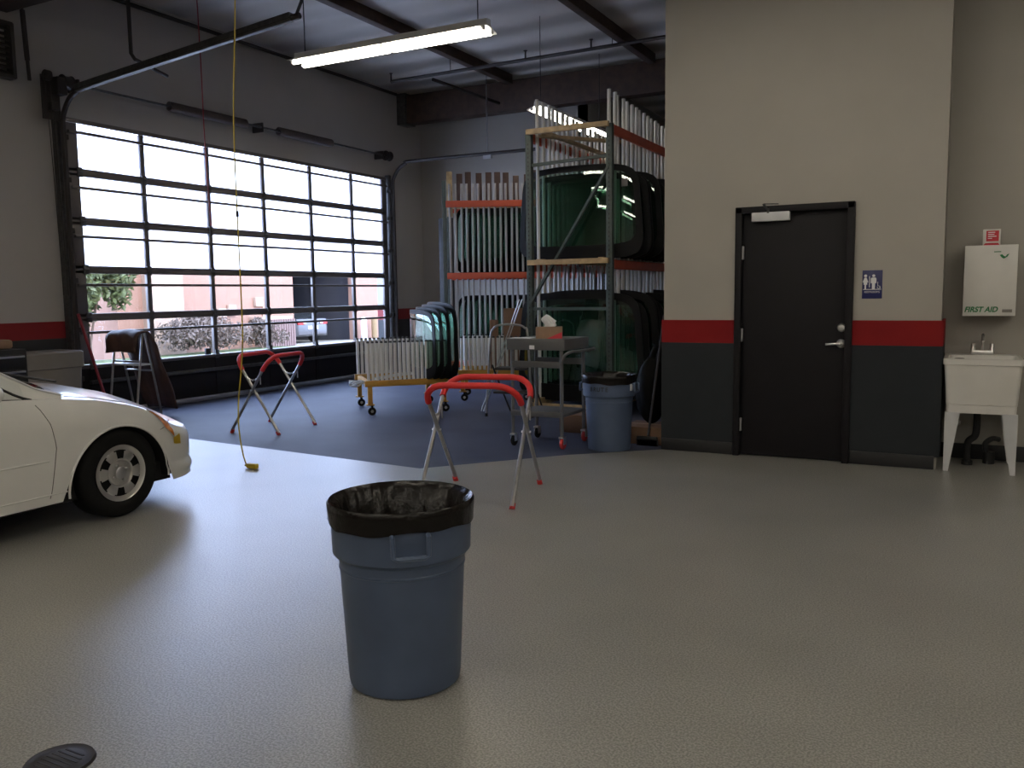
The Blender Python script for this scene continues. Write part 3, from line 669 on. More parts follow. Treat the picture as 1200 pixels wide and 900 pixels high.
o = MB().box((0, 0, 1.38), (.25, .05, 2.76), bev=.005).build('dark_panel', M['blk'], loc=(-7.86, 12.55, 0)); o.rotation_euler = (0, 0, R(10))
tag(o, 'tall narrow black panel standing left of the far rack', 'panel')

# ------------------------------------------------------------------ yellow windshield dollies
def dolly(label, loc, rz, Lr, Dp, npole, ph):
    t = thing('windshield_dolly', label, 'dolly', loc, rz)
    for y, nm in ((0, 'rail'), (Dp, 'rail')):
        MB().box((Lr/2, y, .392), (Lr+.06, .06, .075), bev=.004).build(nm, M['yellow'], t)
        for x in (.03, Lr-.03):
            b = MB(); b.box((x, y, .245), (.055, .055, .24), bev=.004); b.box((x, y, .132), (.10, .09, .014), bev=.002); b.build('leg', M['yellow'], t)
            b = MB(); b.box((x+.02, y, .10), (.02, .06, .05)); b.lathe([(.012, -.016), (.042, -.016), (.05, -.008), (.05, .008), (.042, .016), (.012, .016)], 20, (x+.02, y, .05), 'Y'); c = b.build('caster', M['rubber'], t)
            MB().cyl((x+.02, y-.02, .05), (x+.02, y+.02, .05), .018).build('hub', M['steel'], c)
    for x in (.03, Lr-.03): MB().box((x, Dp/2, .385), (.055, Dp, .06), bev=.004).build('cross_rail', M['yellow'], t)
    pm = MB().cyl((0, 0, 0), (0, 0, ph), .0195, seg=10).mesh('dolly_pole', M['pole']); cm = MB().cyl((0, 0, ph-.005), (0, 0, ph+.022), .0175, seg=10).mesh('dolly_cap', M['blk'])
    for y in (0, Dp):
        for k in range(npole):
            x = .02+k*(Lr-.04)/(npole-1); p = mobj('pole', pm, t, (x, y, .43)); mobj('cap', cm, p)
    return t
dr1 = R(45.5)
t = dolly('yellow rolling windshield dolly with black-capped white poles, nearest the glazed door', (-6.46, 8.42, 0), dr1, .99, .95, 18, .46)
b = MB(); rr = random.Random(5)
for k in range(7): b.tube(smooth_path([(-.04, .0, .42), (-.10-rr.random()*.05, rr.uniform(-.06, .06), .40+rr.uniform(-.03, .04)), (-.17-rr.random()*.05, rr.uniform(-.08, .08), .40+rr.uniform(-.04, .04))], 4), .010, 6)
b.build('tie_down_clamp', M['chrome'], t)
MB().tube([(.10, .05, .445), (.4, .3, .46), (.62, .35, .47)], .02, 8).build('loose_rod', M['pole'], t)
MB().box((.9, -.06, .52), (.05, .05, .10), bev=.015).build('foam_grip', M['redfoam'], t)
labs = ['nearest windshield on the end of the yellow dolly, its curved edge to the right', 'second windshield from the right end of the yellow dolly', 'third windshield from the right end of the yellow dolly', 'innermost windshield on the yellow dolly, beside the bare white poles']
for k in range(4):
    p = Matrix.Rotation(dr1, 4, 'Z') @ Vector((.93-k*.085, .36, 0))
    windshield(labs[k], (-6.46+p.x, 8.42+p.y, .435), dr1+R(-86), (.84-.03*k, 1.0, .90-.03*k))
dr2 = R(27)
t = dolly('yellow rolling windshield dolly with white poles behind the chrome step stool', (-6.14, 10.10, 0), dr2, .92, .7, 15, .44)
MB().box((.9, .0, .60), (.05, .05, .42), bev=.004).build('end_upright', M['yellow'], t)
o = MB().box((0, 0, .42), (.37, .06, .84), bev=.006).build('cardboard_box', M['cardb'], loc=(-5.52, 10.62, .43)); o.rotation_euler = (0, 0, dr2); tag(o, 'flat brown cardboard box standing on the second dolly behind its poles', 'box')
o = MB().box((0, 0, .34), (.12, .08, .68), bev=.006).build('cardboard_box', M['cardb'], loc=(-5.83, 10.52, .43)); o.rotation_euler = (0, 0, dr2); tag(o, 'narrow brown cardboard box left of the flat one on the second dolly', 'box')

# ------------------------------------------------------------------ step stool
t = thing('step_stool', 'folding step stool with a tall chrome hoop handle beside the grey cart', 'step stool', (-4.80, 8.92, 0), 0)
b = MB(); b.tube(smooth_path([(-.27, 0, .02), (-.20, 0, .90), (-.15, 0, 1.06), (-.06, .02, 1.105), (.12, .06, 1.105), (.22, .08, 1.07), (.26, .09, .95), (.30, .10, .03)], 7), .013, 10); b.build('hoop_frame', M['galvtube'], t)
for x, y in ((-.27, 0), (.30, .10)): MB().cyl((x, y, 0), (x, y, .04), .018).build('foot_cap', M['blk'], t)
b = MB(); b.tube([(-.20, .04, .62), (-.16, .42, .02), (.26, .50, .02), (.25, .12, .62)], .012, 8); b.build('rear_legs', M['blk'], t)
for z, y in ((.30, .10), (.58, .14)): MB().box((.03, y, z), (.40, .22, .03), rot=Matrix.Rotation(R(12), 4, 'Z'), bev=.006).build('tread', M['blk'], t)

# ------------------------------------------------------------------ grey cart
t = thing('utility_cart', 'grey service cart with a tray top and lower shelf beside the second trash can', 'cart', (-3.575, 7.24, 0), R(-1))
hw_, dp = .305, .56
b = MB(); b.box((0, dp/2, .95), (2*hw_, dp, .022), bev=.004)
for y in (.006, dp-.006): b.box((0, y, .99), (2*hw_, .016, .105), bev=.004)
for sx in (-1, 1): b.box((sx*(hw_-.006), dp/2, .99), (.016, dp, .105), bev=.004)
b.box((0, dp/2, 1.037), (2*hw_-.01, dp-.01, .012), bev=.003); b.build('tray', M['cart'], t)
b = MB(); b.box((.0, dp/2, .318), (.54, dp, .03), bev=.006); b.box((0, .006, .335), (.54, .014, .04), bev=.003); b.build('lower_shelf', M['cart'], t)
for y in (.03, dp-.03): MB().box((0, y, .80), (2*hw_-.06, .025, .06), bev=.005).build('rail', M['cart'], t)
for sx in (-1, 1):
    for y in (.03, dp-.03):
        MB().cyl((sx*.262, y, .13), (sx*.262, y, .95), .017, seg=12).build('leg', M['cart'], t)
        b = MB(); b.box((sx*.262, y, .115), (.05, .05, .018), bev=.003)
        for s2 in (-1, 1): b.box((sx*.262+s2*.022, y+.015, .085), (.005, .05, .075))
        c = b.build('caster_fork', M['chrome'], t)
        MB().lathe([(.012, -.016), (.046, -.016), (.054, -.008), (.054, .008), (.046, .016), (.012, .016)], 24, (sx*.262, y+.02, .054), 'X').build('wheel', M['redcap'] if sx > 0 else M['rubber'], c)
b = MB(); b.tube(smooth_path([(hw_-.03, .02, .84), (hw_+.02, -.02, .90), (hw_+.07, .02, .93), (hw_+.10, .12, .93), (hw_+.10, .44, .93), (hw_+.07, .52, .93), (hw_, .54, .90)], 6), .014, 8); b.build('push_handle', M['cart'], t)
MB().box((-.03, -.005, .965), (.052, .004, .036)).build('paper_label', M['paper'], t)
t2 = thing('tissue_box', 'brown tissue carton with a white tissue on the grey cart', 'tissue box', (-3.50, 7.40, 1.043), R(22))
b = MB(); b.box((0, 0, .055), (.25, .13, .11), bev=.004); b.build('carton', M['tissue'], t2)
b = MB(); b.prism([(-.02, .0), (.125, .0), (.125, .062)], fx, -.0665, -.064); b.build('red_print', M['redprint'], t2, smooth=False)
rows = []
for i in range(7):
    rows.append([(-.05+.105*j/6+.02*(i/6)*(j/6-.5)*2+.01*math.sin(i), .012*math.sin(j*1.3+i*.9), .108+i/6*(.125-.055*abs(j-2.2)/3)) for j in range(7)])
o = MB().grid(rows).build('tissue', M['paper'], t2); o.modifiers.new('s', 'SOLIDIFY').thickness = .0015
rows = [[(-.13+.26*j/8, -.09+.18*i/5, .0015+.004*math.sin(j*.7)*max(0, (j-5)/3)) for j in range(9)] for i in range(6)]
o = MB().grid(rows).build('paper_sheet', M['paper'], loc=(-3.765, 7.40, 1.0435)); o.rotation_euler = (0, 0, R(8)); o.modifiers.new('s', 'SOLIDIFY').thickness = .001
tag(o, 'white paper sheet lying on the left end of the grey cart', 'paper')
rows = [[(-.10+.2*j/6, -.07+.14*i/5, .0015) for j in range(7)] for i in range(6)]
o = MB().grid(rows).build('paper_sheet', M['bin'], loc=(-3.36, 7.60, 1.0435)); o.modifiers.new('s', 'SOLIDIFY').thickness = .001
tag(o, 'beige paper sheet on the right end of the grey cart behind the tissue carton', 'paper')
def carton(label, c, dsz, rz=0):
    t = thing('cardboard_box', label, 'box', (c[0], c[1], 0), rz)
    MB().box((0, 0, dsz[2]/2), dsz, bev=.006).build('carton', M['cardb'], t)
    MB().box((0, 0, dsz[2]+.001), (dsz[0], .05, .003)).build('packing_tape', M['tissue'], t)
carton('low brown cardboard carton on the floor behind the grey cart', (-3.46, 8.45, 0), (.62, .5, .19))
carton('low brown cardboard carton between the second trash can and the restroom wall', (-2.72, 8.05, 0), (.42, .42, .17))
b = MB(); b.sphere((0, 0, .33), .33, (.42, .55, 1.0), 24)
for v in b.bm.verts:
    a = math.atan2(v.co.y, v.co.x); v.co.xy *= 1+.09*math.sin(5*a+v.co.z*9)+.05*math.sin(11*a-v.co.z*14); v.co.z = max(0, v.co.z)
b.tube(smooth_path([(0, 0, .64), (.02, 0, .71), (.05, .02, .76)], 4), [.05]+[.03]*7+[.06], 10)
o = b.build('black_sack', M['sackblk'], loc=(-2.70, 8.06, .175), ang=60); tag(o, 'lumpy black sack on the carton beside the restroom wall', 'sack')
t = thing('broom', 'dark-handled push broom leaning beside the restroom wall behind the second trash can', 'broom', (-2.55, 7.78, 0))
MB().tube([(-.10, .02, .07), (.03, .10, 1.25)], .012, 8).build('handle', M['pipe'], t)
b = MB(); b.box((-.10, .0, .075), (.2, .05, .03), bev=.005); b.build('head', M['blk'], t)
b = MB()
for k in range(20): b.bar((-.19+k*.0095, 0, .07), (-.19+k*.0095+.002, 0, .0), .006, .035)
b.build('bristles', M['blk'], t)
t = thing('metal_rod_tool', 'pair of thin chrome rods leaning against the post of the tall rack', 'tool', (-4.97, 9.36, 0))
for dx in (0, .035): MB().tube([(-.34+dx, -.14, .012), (.12+dx, .05, 1.40)], .008, 8).build('rod', M['galvtube'], t)

# ------------------------------------------------------------------ window-wall corner things
t = thing('storage_bin', 'beige lidded storage bin against the window wall behind the white car', 'bin', (-9.4, 6.2, 0))
b = MB(); loft(b, [ring_rect(.20, .30, 0, .04), ring_rect(.225, .345, .68, .04), ring_rect(.235, .355, .69, .04)]); b.build('tub', M['bin'], t)
b = MB(); loft(b, [ring_rect(.245, .365, .69, .04), ring_rect(.245, .365, .86, .04), ring_rect(.23, .35, .88, .04)]); b.build('lid', M['bin'], t)
t = thing('tool_chest', 'black tool chest with silver drawer pulls at the left edge by the red stripe', 'tool chest', (-9.35, 5.45, 0))
MB().box((0, 0, .48), (.5, .74, .92), bev=.01).build('chest_body', M['blk'], t)
for k in range(5):
    dd = MB().box((.255, 0, .15+k*.165), (.02, .70, .145), bev=.005).build('drawer', M['blk'], t); MB().box((.272, 0, .20+k*.165), (.018, .66, .022), bev=.004).build('drawer_pull', M['steel'], dd)
o = MB().box((0, 0, .05), (.3, .25, .10), bev=.03).build('rag_pile', M['tissue'], loc=(-9.35, 5.62, .945)); tag(o, 'dull tan folded rags on the black tool chest', 'rags')
o = MB().tube([(-9.45, 6.72, 1.30), (-9.30, 6.98, .0)], .018, 8).build('red_bar', M['redhose']); tag(o, 'thin red bar leaning on the left jamb of the glazed door', 'bar')
t = thing('draped_trestle', 'trestle draped with a dark brown pad in front of the glazed door', 'trestle', (-8.95, 7.05, 0))
prof = [(-.16, .84), (-.165, .95), (-.14, 1.05), (-.07, 1.10), (.0, 1.105), (.07, 1.07), (.13, .95), (.19, .76), (.27, .52), (.36, .27), (.42, .12)]
rows = [[(-.28+.56*i/10+.012*math.sin(j*.9+i), p[0]+.012*math.sin(i*1.7+j*.4), p[1]-.02*abs(i-5)/5) for i in range(11)] for j, p in enumerate(smooth_path([(q[0], q[1], 0) for q in prof], 3))]
o = MB().grid(rows).build('brown_pad', M['brownmat'], t); o.modifiers.new('s', 'SOLIDIFY').thickness = .022
for x in (-.24, .24):
    MB().tube([(x, -.03, 1.07), (x, -.19, .02)], .014, 8).build('leg', M['galvtube'], t); MB().tube([(x, .0, 1.07), (x, .19, .02)], .014, 8).build('leg', M['galvtube'], t)
MB().tube([(-.24, .08, .6), (.24, .08, .6)], .012, 8).build('crossbar', M['galvtube'], t); MB().tube([(-.24, -.08, .72), (.24, -.08, .72)], .012, 8).build('crossbar', M['galvtube'], t); MB().box((.0, -.03, .68), (.5, .16, .02)).build('tray', M['greyleg'], t)

# ------------------------------------------------------------------ floor drain
t = thing('floor_drain', 'round dark drain cover set in the floor near the left corner of the picture', 'drain', (-2.51, 1.615, 0))
MB().lathe([(.001, .006), (.075, .006), (.08, .004), (.102, .008), (.108, .0)], 40).build('cover', M['drain'], t)
b = MB()
for k in range(-3, 4): b.box((0, k*.018, .0055), (1.7*math.sqrt(.075**2-(k*.018)**2), .006, .003))
b.build('slots', M['blk'], t)

# ------------------------------------------------------------------ white car (nose towards +y)
CX, CY0 = -5.835, 4.665
car = thing('car', 'white sedan parked at the left, seen from its front wheel to the door', 'car', (CX, CY0, 0))
WT = [(0, .34), (.03, .47), (.08, .585), (.16, .69), (.28, .772), (.45, .822), (.7, .845), (1.2, .852), (3.6, .85), (4.05, .83), (4.3, .76), (4.42, .62)]
ZS = [(0, .50), (.10, .515), (.20, .535), (.30, .555), (.38, .585), (.47, .635), (.55, .68), (.73, .745), (1.0, .812), (1.25, .848), (1.6, .875), (3.3, .92), (4.1, .93), (4.42, .86)]
ZC = [(0, .51), (.06, .56), (.15, .64), (.28, .72), (.5, .80), (.8, .875), (1.15, .93), (1.5, .95), (3.4, .98), (4.2, 1.0), (4.42, .93)]
ZB = [(0, .20), (.15, .17), (.4, .165), (.6, .19), (1.3, .20), (3.2, .20), (4.42, .25)]
WU = [.865, 3.47]; AR = .392
def zlow(u):
    z = lerp(ZB, u)
    for wu in WU:
        q = AR*AR-(u-wu)**2
        if q > 0: z = max(z, .232+math.sqrt(q))
    return z
def side(u, t):
    w = lerp(WT, u); a = zlow(u); e = lerp(ZS, u); z = a+(e-a)*t; h = (z-.2)/max(.1, e-.2)
    s_ = .972+.03*math.sin(min(1, max(0, h))*PI*.72+.25) if h < .72 else 1.0-.075*((h-.72)/.28)**1.7
    if u < .6:
        f = min(1, (.6-u)/.35)
        if z > .53: s_ -= .035*f*min(1, (z-.53)/.012)
        elif z < .30: s_ += .04*f*math.sin(min(1, (.30-z)/.10)*PI*.8)-.010*f*(1 if .27 < z else 0)
    return Vector((s_*w, -u, z))
def hood(u, v):
    w = lerp(WT, u); e = side(u, 1); zc = lerp(ZC, u); k = 1-v
    return Vector((e.x*k, -u, e.z+(zc-e.z)*(1-k**1.7)))
us = sorted(set([0, .015, .03, .05, .08, .12, .16, .2, .25, .3, .36, .42]+[round(.5+.0175*i, 4) for i in range(43)]+[.51, 1.22, 1.23, 1.3, 1.4, 1.6, 1.8, 2.1, 2.5, 2.9, 3.0]+[round(3.1+.02*i, 3) for i in range(38)]+[3.9, 4.0, 4.1, 4.2, 4.3, 4.36, 4.42]))
b = MB(); NT, NV = 28, 8
for sg in (1, -1):
    rows = []
    for u in us:
        row = [Vector((p.x*sg, p.y, p.z)) for p in [side(u, i/NT) for i in range(NT+1)]]+[Vector((p.x*sg, p.y, p.z)) for p in [hood(u, j/NV) for j in range(1, NV+1)]]
        rows.append(row)
    b.grid(rows)
# nose and tail caps
for u in (0, us[-1]):
    n = NT+1; vs = []
    rows = [[Vector((side(u, i/NT).x*f, -u-(.0 if u else 0), side(u, i/NT).z)) for f in [k/6-1 for k in range(13)]] for i in range(NT+1)]
    b.grid(rows)
bmesh.ops.remove_doubles(b.bm, verts=b.bm.verts[:], dist=.0008)
body = b.build('body_shell', M['carwhite'], car, ang=40)
def patch(name, f, a0, a1, b0, b1, m, off=.004, na=14, nb=8, sg=1, parent=car):
    rows = []
    for i in range(na+1):
        r_ = []
        for j in range(nb+1):
            u = a0+(a1-a0)*i/na; lo = b0(u) if callable(b0) else b0; hi = b1(u) if callable(b1) else b1; v = lo+(hi-lo)*j/nb; p = f(u, v)
            n = (f(u+.004, v)-f(u-.004, v)).cross(f(u, v+.01)-f(u, v-.01)); n.normalize()
            if n.x < 0: n = -n
            p = p+n*off; r_.append((p.x*sg, p.y, p.z))
        rows.append(r_)
    return MB().grid(rows).build(name, m, parent)
for sg in (1, -1):
    hl = patch('headlamp', side, .39, .59, lambda u: .68+.26*max(0, (u-.39)/.2), lambda u: 1.0, M['lamp'], .004, sg=sg)
    patch('amber_indicator', side, .40, .575, lambda u: .72+.22*max(0, (u-.39)/.2), lambda u: .97, M['amber'], .007, sg=sg, parent=hl)
    patch('side_marker', side, .33, .41, lambda u: .62-.2*(u-.345), lambda u: .79-1.3*(u-.345), M['yellowlens'], .006, sg=sg)
    # arch lip + liner
    for wu in WU:
        b = MB(); pts = []
        for k in range(0, 33):
            a = R(-3+186*k/32); u = wu-math.cos(a)*AR; z = .232+AR*math.sin(a); p = side(u, .02); pts.append((sg*(p.x+.001), -u, z))
        b.tube(pts, .008, 6); b.build('arch_lip', M['carwhite'], car)
        b = MB(); rows = []
        for k in range(0, 25):
            a = R(-3+186*k/24); rows.append([(sg*x, -(wu-math.cos(a)*(AR-.002)), .232+(AR-.002)*math.sin(a)) for x in (.835 if wu < 1 else .83, .55)])
        b.grid(rows); b.prism([(-(wu-math.cos(R(q))*AR), .232+AR*math.sin(R(q))) for q in range(-3, 184, 6)], lambda a, c, dd: (dd, a, c), sg*.55, sg*.54); b.build('wheel_liner', M['arch'], car)
# underbody
MB().box((0, -2.2, .24), (1.5, 3.6, .14)).build('underbody', M['arch'], car)
b = MB(); b.box((0, -.36, .165), (1.1, .40, .03)); b.build('air_dam', M['blk'], car)
# panel lines: fender/door seam, moulding crease, sill line, bumper seam
def line(name, pts, r, m, sg=1): MB().tube([Vector((p.x*sg, p.y, p.z)) for p in pts], r, 6).build(name, m, car)
def at_z(u, z, off=.002):
    a = zlow(u); e = lerp(ZS, u); p = side(u, (z-a)/(e-a)); p.x += off; return p
for sg in (1, -1):
    line('door_seam', [at_z(lerp([(.24, 1.385), (.28, 1.372), (.56, 1.330), (.70, 1.355), (.80, 1.40), (.86, 1.44)], z), z, -.001) for z in [.24+.031*k for k in range(20)]], .0030, M['seam'], sg)
    line('door_seam', [at_z(2.45, z, -.001) for z in [.24+.031*k for k in range(21)]], .003, M['seam'], sg)
    line('side_moulding', [at_z(1.385+.04*k, .478, .001) for k in range(40)], .006, M['carwhite'], sg)
    line('sill_line', [at_z(1.27+.05*k, .262, .0) for k in range(38)], .0055, M['carwhite'], sg)
    line('bumper_seam', [at_z(lerp([(0, .53), (1, .34)], k/8), lerp([(0, .545), (1, .585)], k/8), -.0012) for k in range(9)], .003, M['seam'], sg)
# hood shut line
    line('hood_seam', [hood(.5+.06*k, .10) for k in range(12)], .003, M['seam'], sg)
# wheels
def wheel(u, sg):
    prof = [(.185, -.085), (.20, -.095), (.26, -.10), (.285, -.092), (.299, -.075), (.302, -.04), (.302, .04), (.299, .075), (.285, .092), (.26, .10), (.20, .095), (.185, .085)]
    x = sg*.735
    ty = MB().lathe(prof, 56, (x, -u, .302), 'X').build('tyre', M['rubber'], car)
    b = MB(); rr_ = [.060, .085, .092, .100, .108, .150, .158, .185, .192]; dx = [.080, .074, .086, .089, .090, .088, .084, .090, .096]; n = 72
    V = [[b.bm.verts.new((x+sg*d_, -u+r_*math.cos(2*PI*k/n), .302+r_*math.sin(2*PI*k/n))) for k in range(n)] for r_, d_ in zip(rr_, dx)]
    for i in range(len(V)-1):
        for k in range(n):
            if i in (3, 4) and (k % 12) in (3, 4, 5, 6, 7): continue
            if i in (5,) and (k % 12) in (2, 3, 4, 5, 6, 7, 8): continue
            b.bm.faces.new((V[i][k], V[i][(k+1) % n], V[i+1][(k+1) % n], V[i+1][k]))
    b.bm.faces.new(V[0]); b.build('rim', M['alloy'], ty)
    MB().cyl((x+sg*.02, -u, .302), (x+sg*.05, -u, .302), .178, seg=40).build('brake_disc', M['arch'], ty)
    MB().lathe([(.001, sg*.102), (.03, sg*.101), (.042, sg*.094)], 24, (x, -u, .302), 'X').build('centre_cap', M['steel'], ty)
    b = MB()
    for k in range(4): a = k*PI/2+.4; b.cyl((x+sg*.08, -u+.056*math.cos(a), .302+.056*math.sin(a)), (x+sg*.098, -u+.056*math.cos(a), .302+.056*math.sin(a)), .0085, seg=6)
    b.build('lug_nuts', M['steel'], ty)
for u in WU:
    for sg in (1, -1): wheel(u, sg)
# greenhouse: belt points and roof edge along u
BX = .775
GT = [(1.22, .765, .866), (1.36, .735, .915), (1.56, .69, 1.035), (1.80, .645, 1.195), (2.08, .61, 1.345), (2.4, .60, 1.42), (2.9, .60, 1.425), (3.3, .61, 1.37), (3.7, .66, 1.15), (4.0, .70, .99)]
def groof(u): return lerp([(q[0], q[1]) for q in GT], u), lerp([(q[0], q[2]) for q in GT], u)
def gside(u, v):
    x, z = groof(u); zb = lerp(ZS, u)-.01; return Vector((BX+(x-BX)*v, -u, zb+(max(z, zb+.001)-zb)*v))
def gtop(u, v):
    x, z = groof(u); f = 1-v; return Vector((x*f, -u-.16*(1-f*f)*(-1 if u < 2.2 else .4)*max(0, min(1, (2.3-u)/1.0)) , z+.045*(1-f*f)))
b = MB(); gu = [1.22]+[1.3+.1*i for i in range(28)]
for sg in (1, -1):
    b.grid([[Vector((sg*p.x, p.y, p.z)) for p in [gside(u, j/6) for j in range(7)]+[gtop(u, j/6) for j in range(1, 7)]] for u in gu])
bmesh.ops.remove_doubles(b.bm, verts=b.bm.verts[:], dist=.0008); b.build('cabin', M['carwhite'], car, ang=50)
def patchz(name, f, a0, a1, b0, b1, m, off, sg=1):
    rows = []
    for i in range(15):
        u = a0+(a1-a0)*i/14; r_ = []
        for j in range(9):
            v = b0+(b1-b0)*j/8; p = f(u, v); r_.append((sg*p.x, p.y, p.z+off))
        rows.append(r_)
    return MB().grid(rows).build(name, m, car)
for sg in (1, -1):
    patchz('windshield_pane', gtop, 1.30, 2.06, .07, 1.0, M['darkglass'], .006, sg); patchz('rear_window', gtop, 3.32, 3.9, .08, 1.0, M['darkglass'], .006, sg)
    patch('side_window', gside, 1.46, 2.42, .06, lambda u: max(.08, .93-.10*max(0, 1.9-u)/.4), M['glass'], .003, sg=sg)
    patch('side_window', gside, 2.52, 3.25, .06, .88, M['glass'], .003, sg=sg)
    line('window_seal', [gside(1.42+.05*k, .04) for k in range(36)], .010, M['blk'], sg); line('window_seal', [gside(1.42+.05*k, .08+.80*min(1, max(0, k-.2)/7)) for k in range(15)], .009, M['blk'], sg)
    b = MB(); b.sphere((sg*.90, -1.735, .935), .085, (1.0, .60, .72), 18); b.bar((sg*.76, -1.68, .88), (sg*.86, -1.71, .91), .05, .04); b.build('door_mirror', M['carwhite'], car)
    line('cowl_trim', [gside(1.22+.05*k, 1.0)+Vector((0, 0, .004)) for k in range(19)], .008, M['sill'], sg)
patchz('cowl_grille', hood, 1.15, 1.36, .10, 1.0, M['blk'], .008, 1); patchz('cowl_grille', hood, 1.15, 1.36, .10, 1.0, M['blk'], .008, -1)
b = MB(); b.tube([(.55, -1.1, .935), (.1, -1.28, 1.005)], .008, 6); b.tube([(-.1, -1.1, .955), (-.6, -1.3, .985)], .008, 6); b.build('wiper', M['blk'], car)

# ------------------------------------------------------------------ outside
GS = [(-9.9, -.03), (-14, -.10), (-20, -.24), (-24, -.38), (-45, -.6), (-80, -.6)]
b = MB(); b.grid([[(x, y, z) for y in (-30, 0, 10, 20, 30, 45, 80)] for x, z in GS]); struct(b.build('ground_outside', M['asphalt'], smooth=False))
b = MB(); b.grid([[(x, y, lerp([(-q, z) for q, z in GS], -x)+.03) for y in (8, 12, 16, 20, 22.6)] for x in (-19.4, -20.5, -21.9)])
pb = MB(); pb.grid([[(x, y, lerp([(-q, z) for q, z in GS], -x)+.02) for y in (6, 12, 18, 24, 32)] for x in (-15.0, -17.0, -19.4)]); struct(pb.build('path_outside', M['palestucco'], smooth=False))
o = b.build('grass', M['grass'], smooth=False); o['kind'] = 'stuff'; tag(o, 'strip of short green lawn below the salmon building outside', 'grass')
bl = thing('building', 'salmon stucco building with a dark open bay across the yard outside', 'building', (-22, 20, 0))
b = MB(); b.box((-.15, .65, 1.9), (.3, 7.5, 4.6)); b.box((-.15, 10.75, 1.9), (.3, 5.5, 4.6)); b.box((-.15, 6.2, 3.92), (.3, 3.6, .56)); b.box((-3.2, -3.0, 1.9), (6.0, .1, 4.6)); b.build('wall', M['stucco'], bl, smooth=False)
MB().box((.08, -1.57, 1.95), (.5, 1.27, 4.7)).build('pilaster', M['palestucco'], bl, smooth=False)
MB().box((-.1, 4.3, 4.26), (.6, 18.5, .16)).build('parapet', M['palestucco'], bl, smooth=False)
b = MB(); b.box((-4.5, 6.2, 1.9), (.1, 4.6, 5)); b.box((-2.4, 4.2, 1.9), (4.4, .1, 5)); b.box((-2.4, 8.3, 1.9), (4.4, .1, 5)); b.box((-2.4, 6.2, 3.75), (4.4, 4.2, .1)); b.build('open_bay', M['darkint'], bl, smooth=False)
for y, z, h in ((1.3, 1.05, .34), (.85, .95, .3), (2.55, 1.3, .32)): MB().box((.06, y, z), (.12, .34, h), bev=.01).build('meter_box', M['palestucco'], bl)
MB().tube([(.03, 2.8, 1.3), (.03, 2.8, -.2)], .03, 8).build('conduit', M['palestucco'], bl)
def far_car(name, label, loc, rz, paint):
    t = thing(name, label, 'car', loc, rz); b = MB()
    sec = lambda x, hw2, z0_, z1_: [(x, -hw2, z0_), (x, -hw2*1.02, (z0_+z1_)/2), (x, -hw2*.93, z1_), (x, hw2*.93, z1_), (x, hw2*1.02, (z0_+z1_)/2), (x, hw2, z0_)]
    loft(b, [sec(0, .70, .35, .80), sec(.08, .80, .28, .95), sec(.6, .85, .26, .98), sec(3.2, .85, .26, .92), sec(4.1, .82, .28, .72), sec(4.3, .6, .35, .6)]); b.build('body_shell', paint, t)
    b = MB(); loft(b, [sec(.45, .70, .95, .97), sec(1.1, .62, .95, 1.36), sec(2.2, .60, .95, 1.40), sec(3.1, .72, .90, .93)]); b.build('cabin_glass', M['darkglass'], t)
    b = MB(); loft(b, [sec(1.05, .60, 1.34, 1.38), sec(1.3, .60, 1.36, 1.42), sec(2.2, .60, 1.36, 1.42)]); b.build('roof', paint, t)
    for sy in (-1, 1):
        MB().box((.03, sy*.56, .80), (.10, .36, .13), bev=.02).build('tail_lamp', M['redlens'], t); MB().box((-.02, sy*.42, .785), (.05, .12, .05), bev=.01).build('reversing_lamp', M['lamp'], t)
        for x in (.85, 3.4): MB().lathe([(.001, -.09), (.2, -.1), (.3, -.08), (.31, 0), (.3, .08), (.2, .1), (.001, .09)], 24, (x, sy*.78, .31), 'Y').build('wheel', M['rubber'], t)
    MB().box((-.01, 0, .62), (.03, .5, .12)).build('number_plate', M['paper'], t)
    return t
far_car('car', 'silver sedan seen from behind in the dark bay across the yard', (-22.5, 26.0, -.36), R(172), M['silvercar'])
far_car('car', 'blue car parked far off at the left of the yard outside', (-30, 21.2, -.45), R(75), M['bluecar'])
for y, m_, lab in ((28.05, M['paper'], 'white bollard beside the dark bay outside'), (28.75, M['bollard'], 'tan bollard right of the white one outside')):
    b = MB(); b.lathe([(.12, -.36), (.12, .5), (.10, .57), (.05, .60), (.001, .61)], 20, (-21.6, y, 0)); tag(b.build('bollard', m_), lab, 'bollard')
t = thing('slat_fence', 'low brown slatted enclosure before the salmon building outside', 'fence', (-21.3, 22.9, -.28))
b = MB()
for k in range(13): b.box((0, -.72+k*.12, .48), (.03, .09, .96))
b.build('slats', M['fence'], t)
for z in (.2, .8): MB().box((-.03, 0, z), (.04, 1.6, .06)).build('fence_rail', M['fence'], t)
MB().box((-.4, 0, 1.0), (.6, 1.5, .1)).build('cover', M['palestucco'], t)
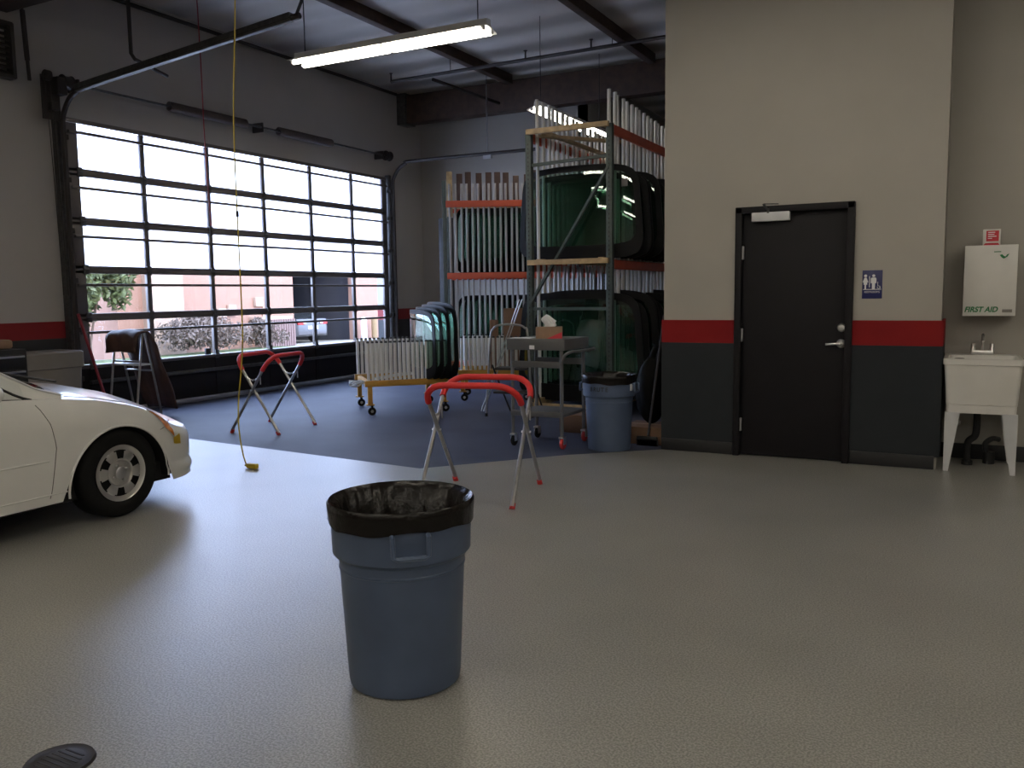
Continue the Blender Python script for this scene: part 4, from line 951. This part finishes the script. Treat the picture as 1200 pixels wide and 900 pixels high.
def leafy(name, label, cat, loc, rx, ry, rz_, n, size, m, trunk_h, seed, blobs=9):
    t = thing(name, label, cat, loc); r_ = random.Random(seed); b = MB(); cs = []
    for k in range(blobs): cs.append((Vector((r_.uniform(-.6, .6)*rx, r_.uniform(-.6, .6)*ry, trunk_h+rz_+r_.uniform(-.6, .6)*rz_)), r_.uniform(.35, .6)))
    for k in range(n):
        c, q = r_.choice(cs); dv = Vector((r_.gauss(0, 1), r_.gauss(0, 1), r_.gauss(0, 1))).normalized()*(r_.random()**.4)*q
        p = c+Vector((dv.x*rx, dv.y*ry, dv.z*rz_)); p.z = max(p.z, .05)
        a = Vector((r_.gauss(0, 1), r_.gauss(0, 1), r_.gauss(0, 1))).normalized(); e = a.orthogonal().normalized()
        s_ = size*r_.uniform(.6, 1.3); vs = [b.bm.verts.new(p+a*s_), b.bm.verts.new(p+e*s_*.4), b.bm.verts.new(p-a*s_), b.bm.verts.new(p-e*s_*.4)]; b.bm.faces.new(vs)
    b.build('foliage', m, t, smooth=False, fix=False)
    b = MB()
    for k in range(5):
        c = cs[k % len(cs)][0]; b.tube(smooth_path([(r_.uniform(-.05, .05), r_.uniform(-.05, .05), -.05), (c.x*.25, c.y*.25, c.z*.45), (c.x*.8, c.y*.8, c.z)], 4), [.10*rx*.5+.01]*2+[.05*rx*.4+.01]*7, 6)
    b.build('branches', M['bark'], t)
leafy('tree', 'green leafy tree left of the salmon building outside', 'tree', (-21.2, 15.35, -.27), 1.2, 1.1, 1.7, 6500, .12, M['leaf'], .35, 4, 14)
leafy('bush', 'dry grey-mauve bush before the salmon wall outside', 'bush', (-20.6, 19.2, -.26), .8, 1.75, .62, 4200, .07, M['drybush'], .12, 9, 14)
leafy('bush', 'smaller dry bush right of the large one outside', 'bush', (-20.7, 21.4, -.27), .6, .9, .55, 1700, .065, M['drybush'], .1, 12, 8)

# ------------------------------------------------------------------ light
w = bpy.data.worlds.new('sky'); bpy.context.scene.world = w; w.use_nodes = True
bg = w.node_tree.nodes['Background']; bg.inputs['Color'].default_value = (.68, .85, 1.30, 1); bg.inputs['Strength'].default_value = 11.0
sun = bpy.data.lights.new('sun', 'SUN'); sun.energy = 4.0; sun.angle = R(1); sun.color = (1, .93, .82)
so = bpy.data.objects.new('sun', sun); C.objects.link(so); so.rotation_euler = Vector((-.72, .25, -.65)).to_track_quat('-Z', 'Y').to_euler()
sc = bpy.context.scene
sc.view_settings.view_transform = 'Standard'; sc.view_settings.look = 'None'; sc.view_settings.gamma = 1; sc.view_settings.use_curve_mapping = False
sc.view_settings.exposure = 0.0
sc.cycles.use_denoising = True; sc.cycles.transparent_max_bounces = 24; sc.cycles.max_bounces = 10; sc.cycles.diffuse_bounces = 5
sc.cycles.sample_clamp_indirect = 8
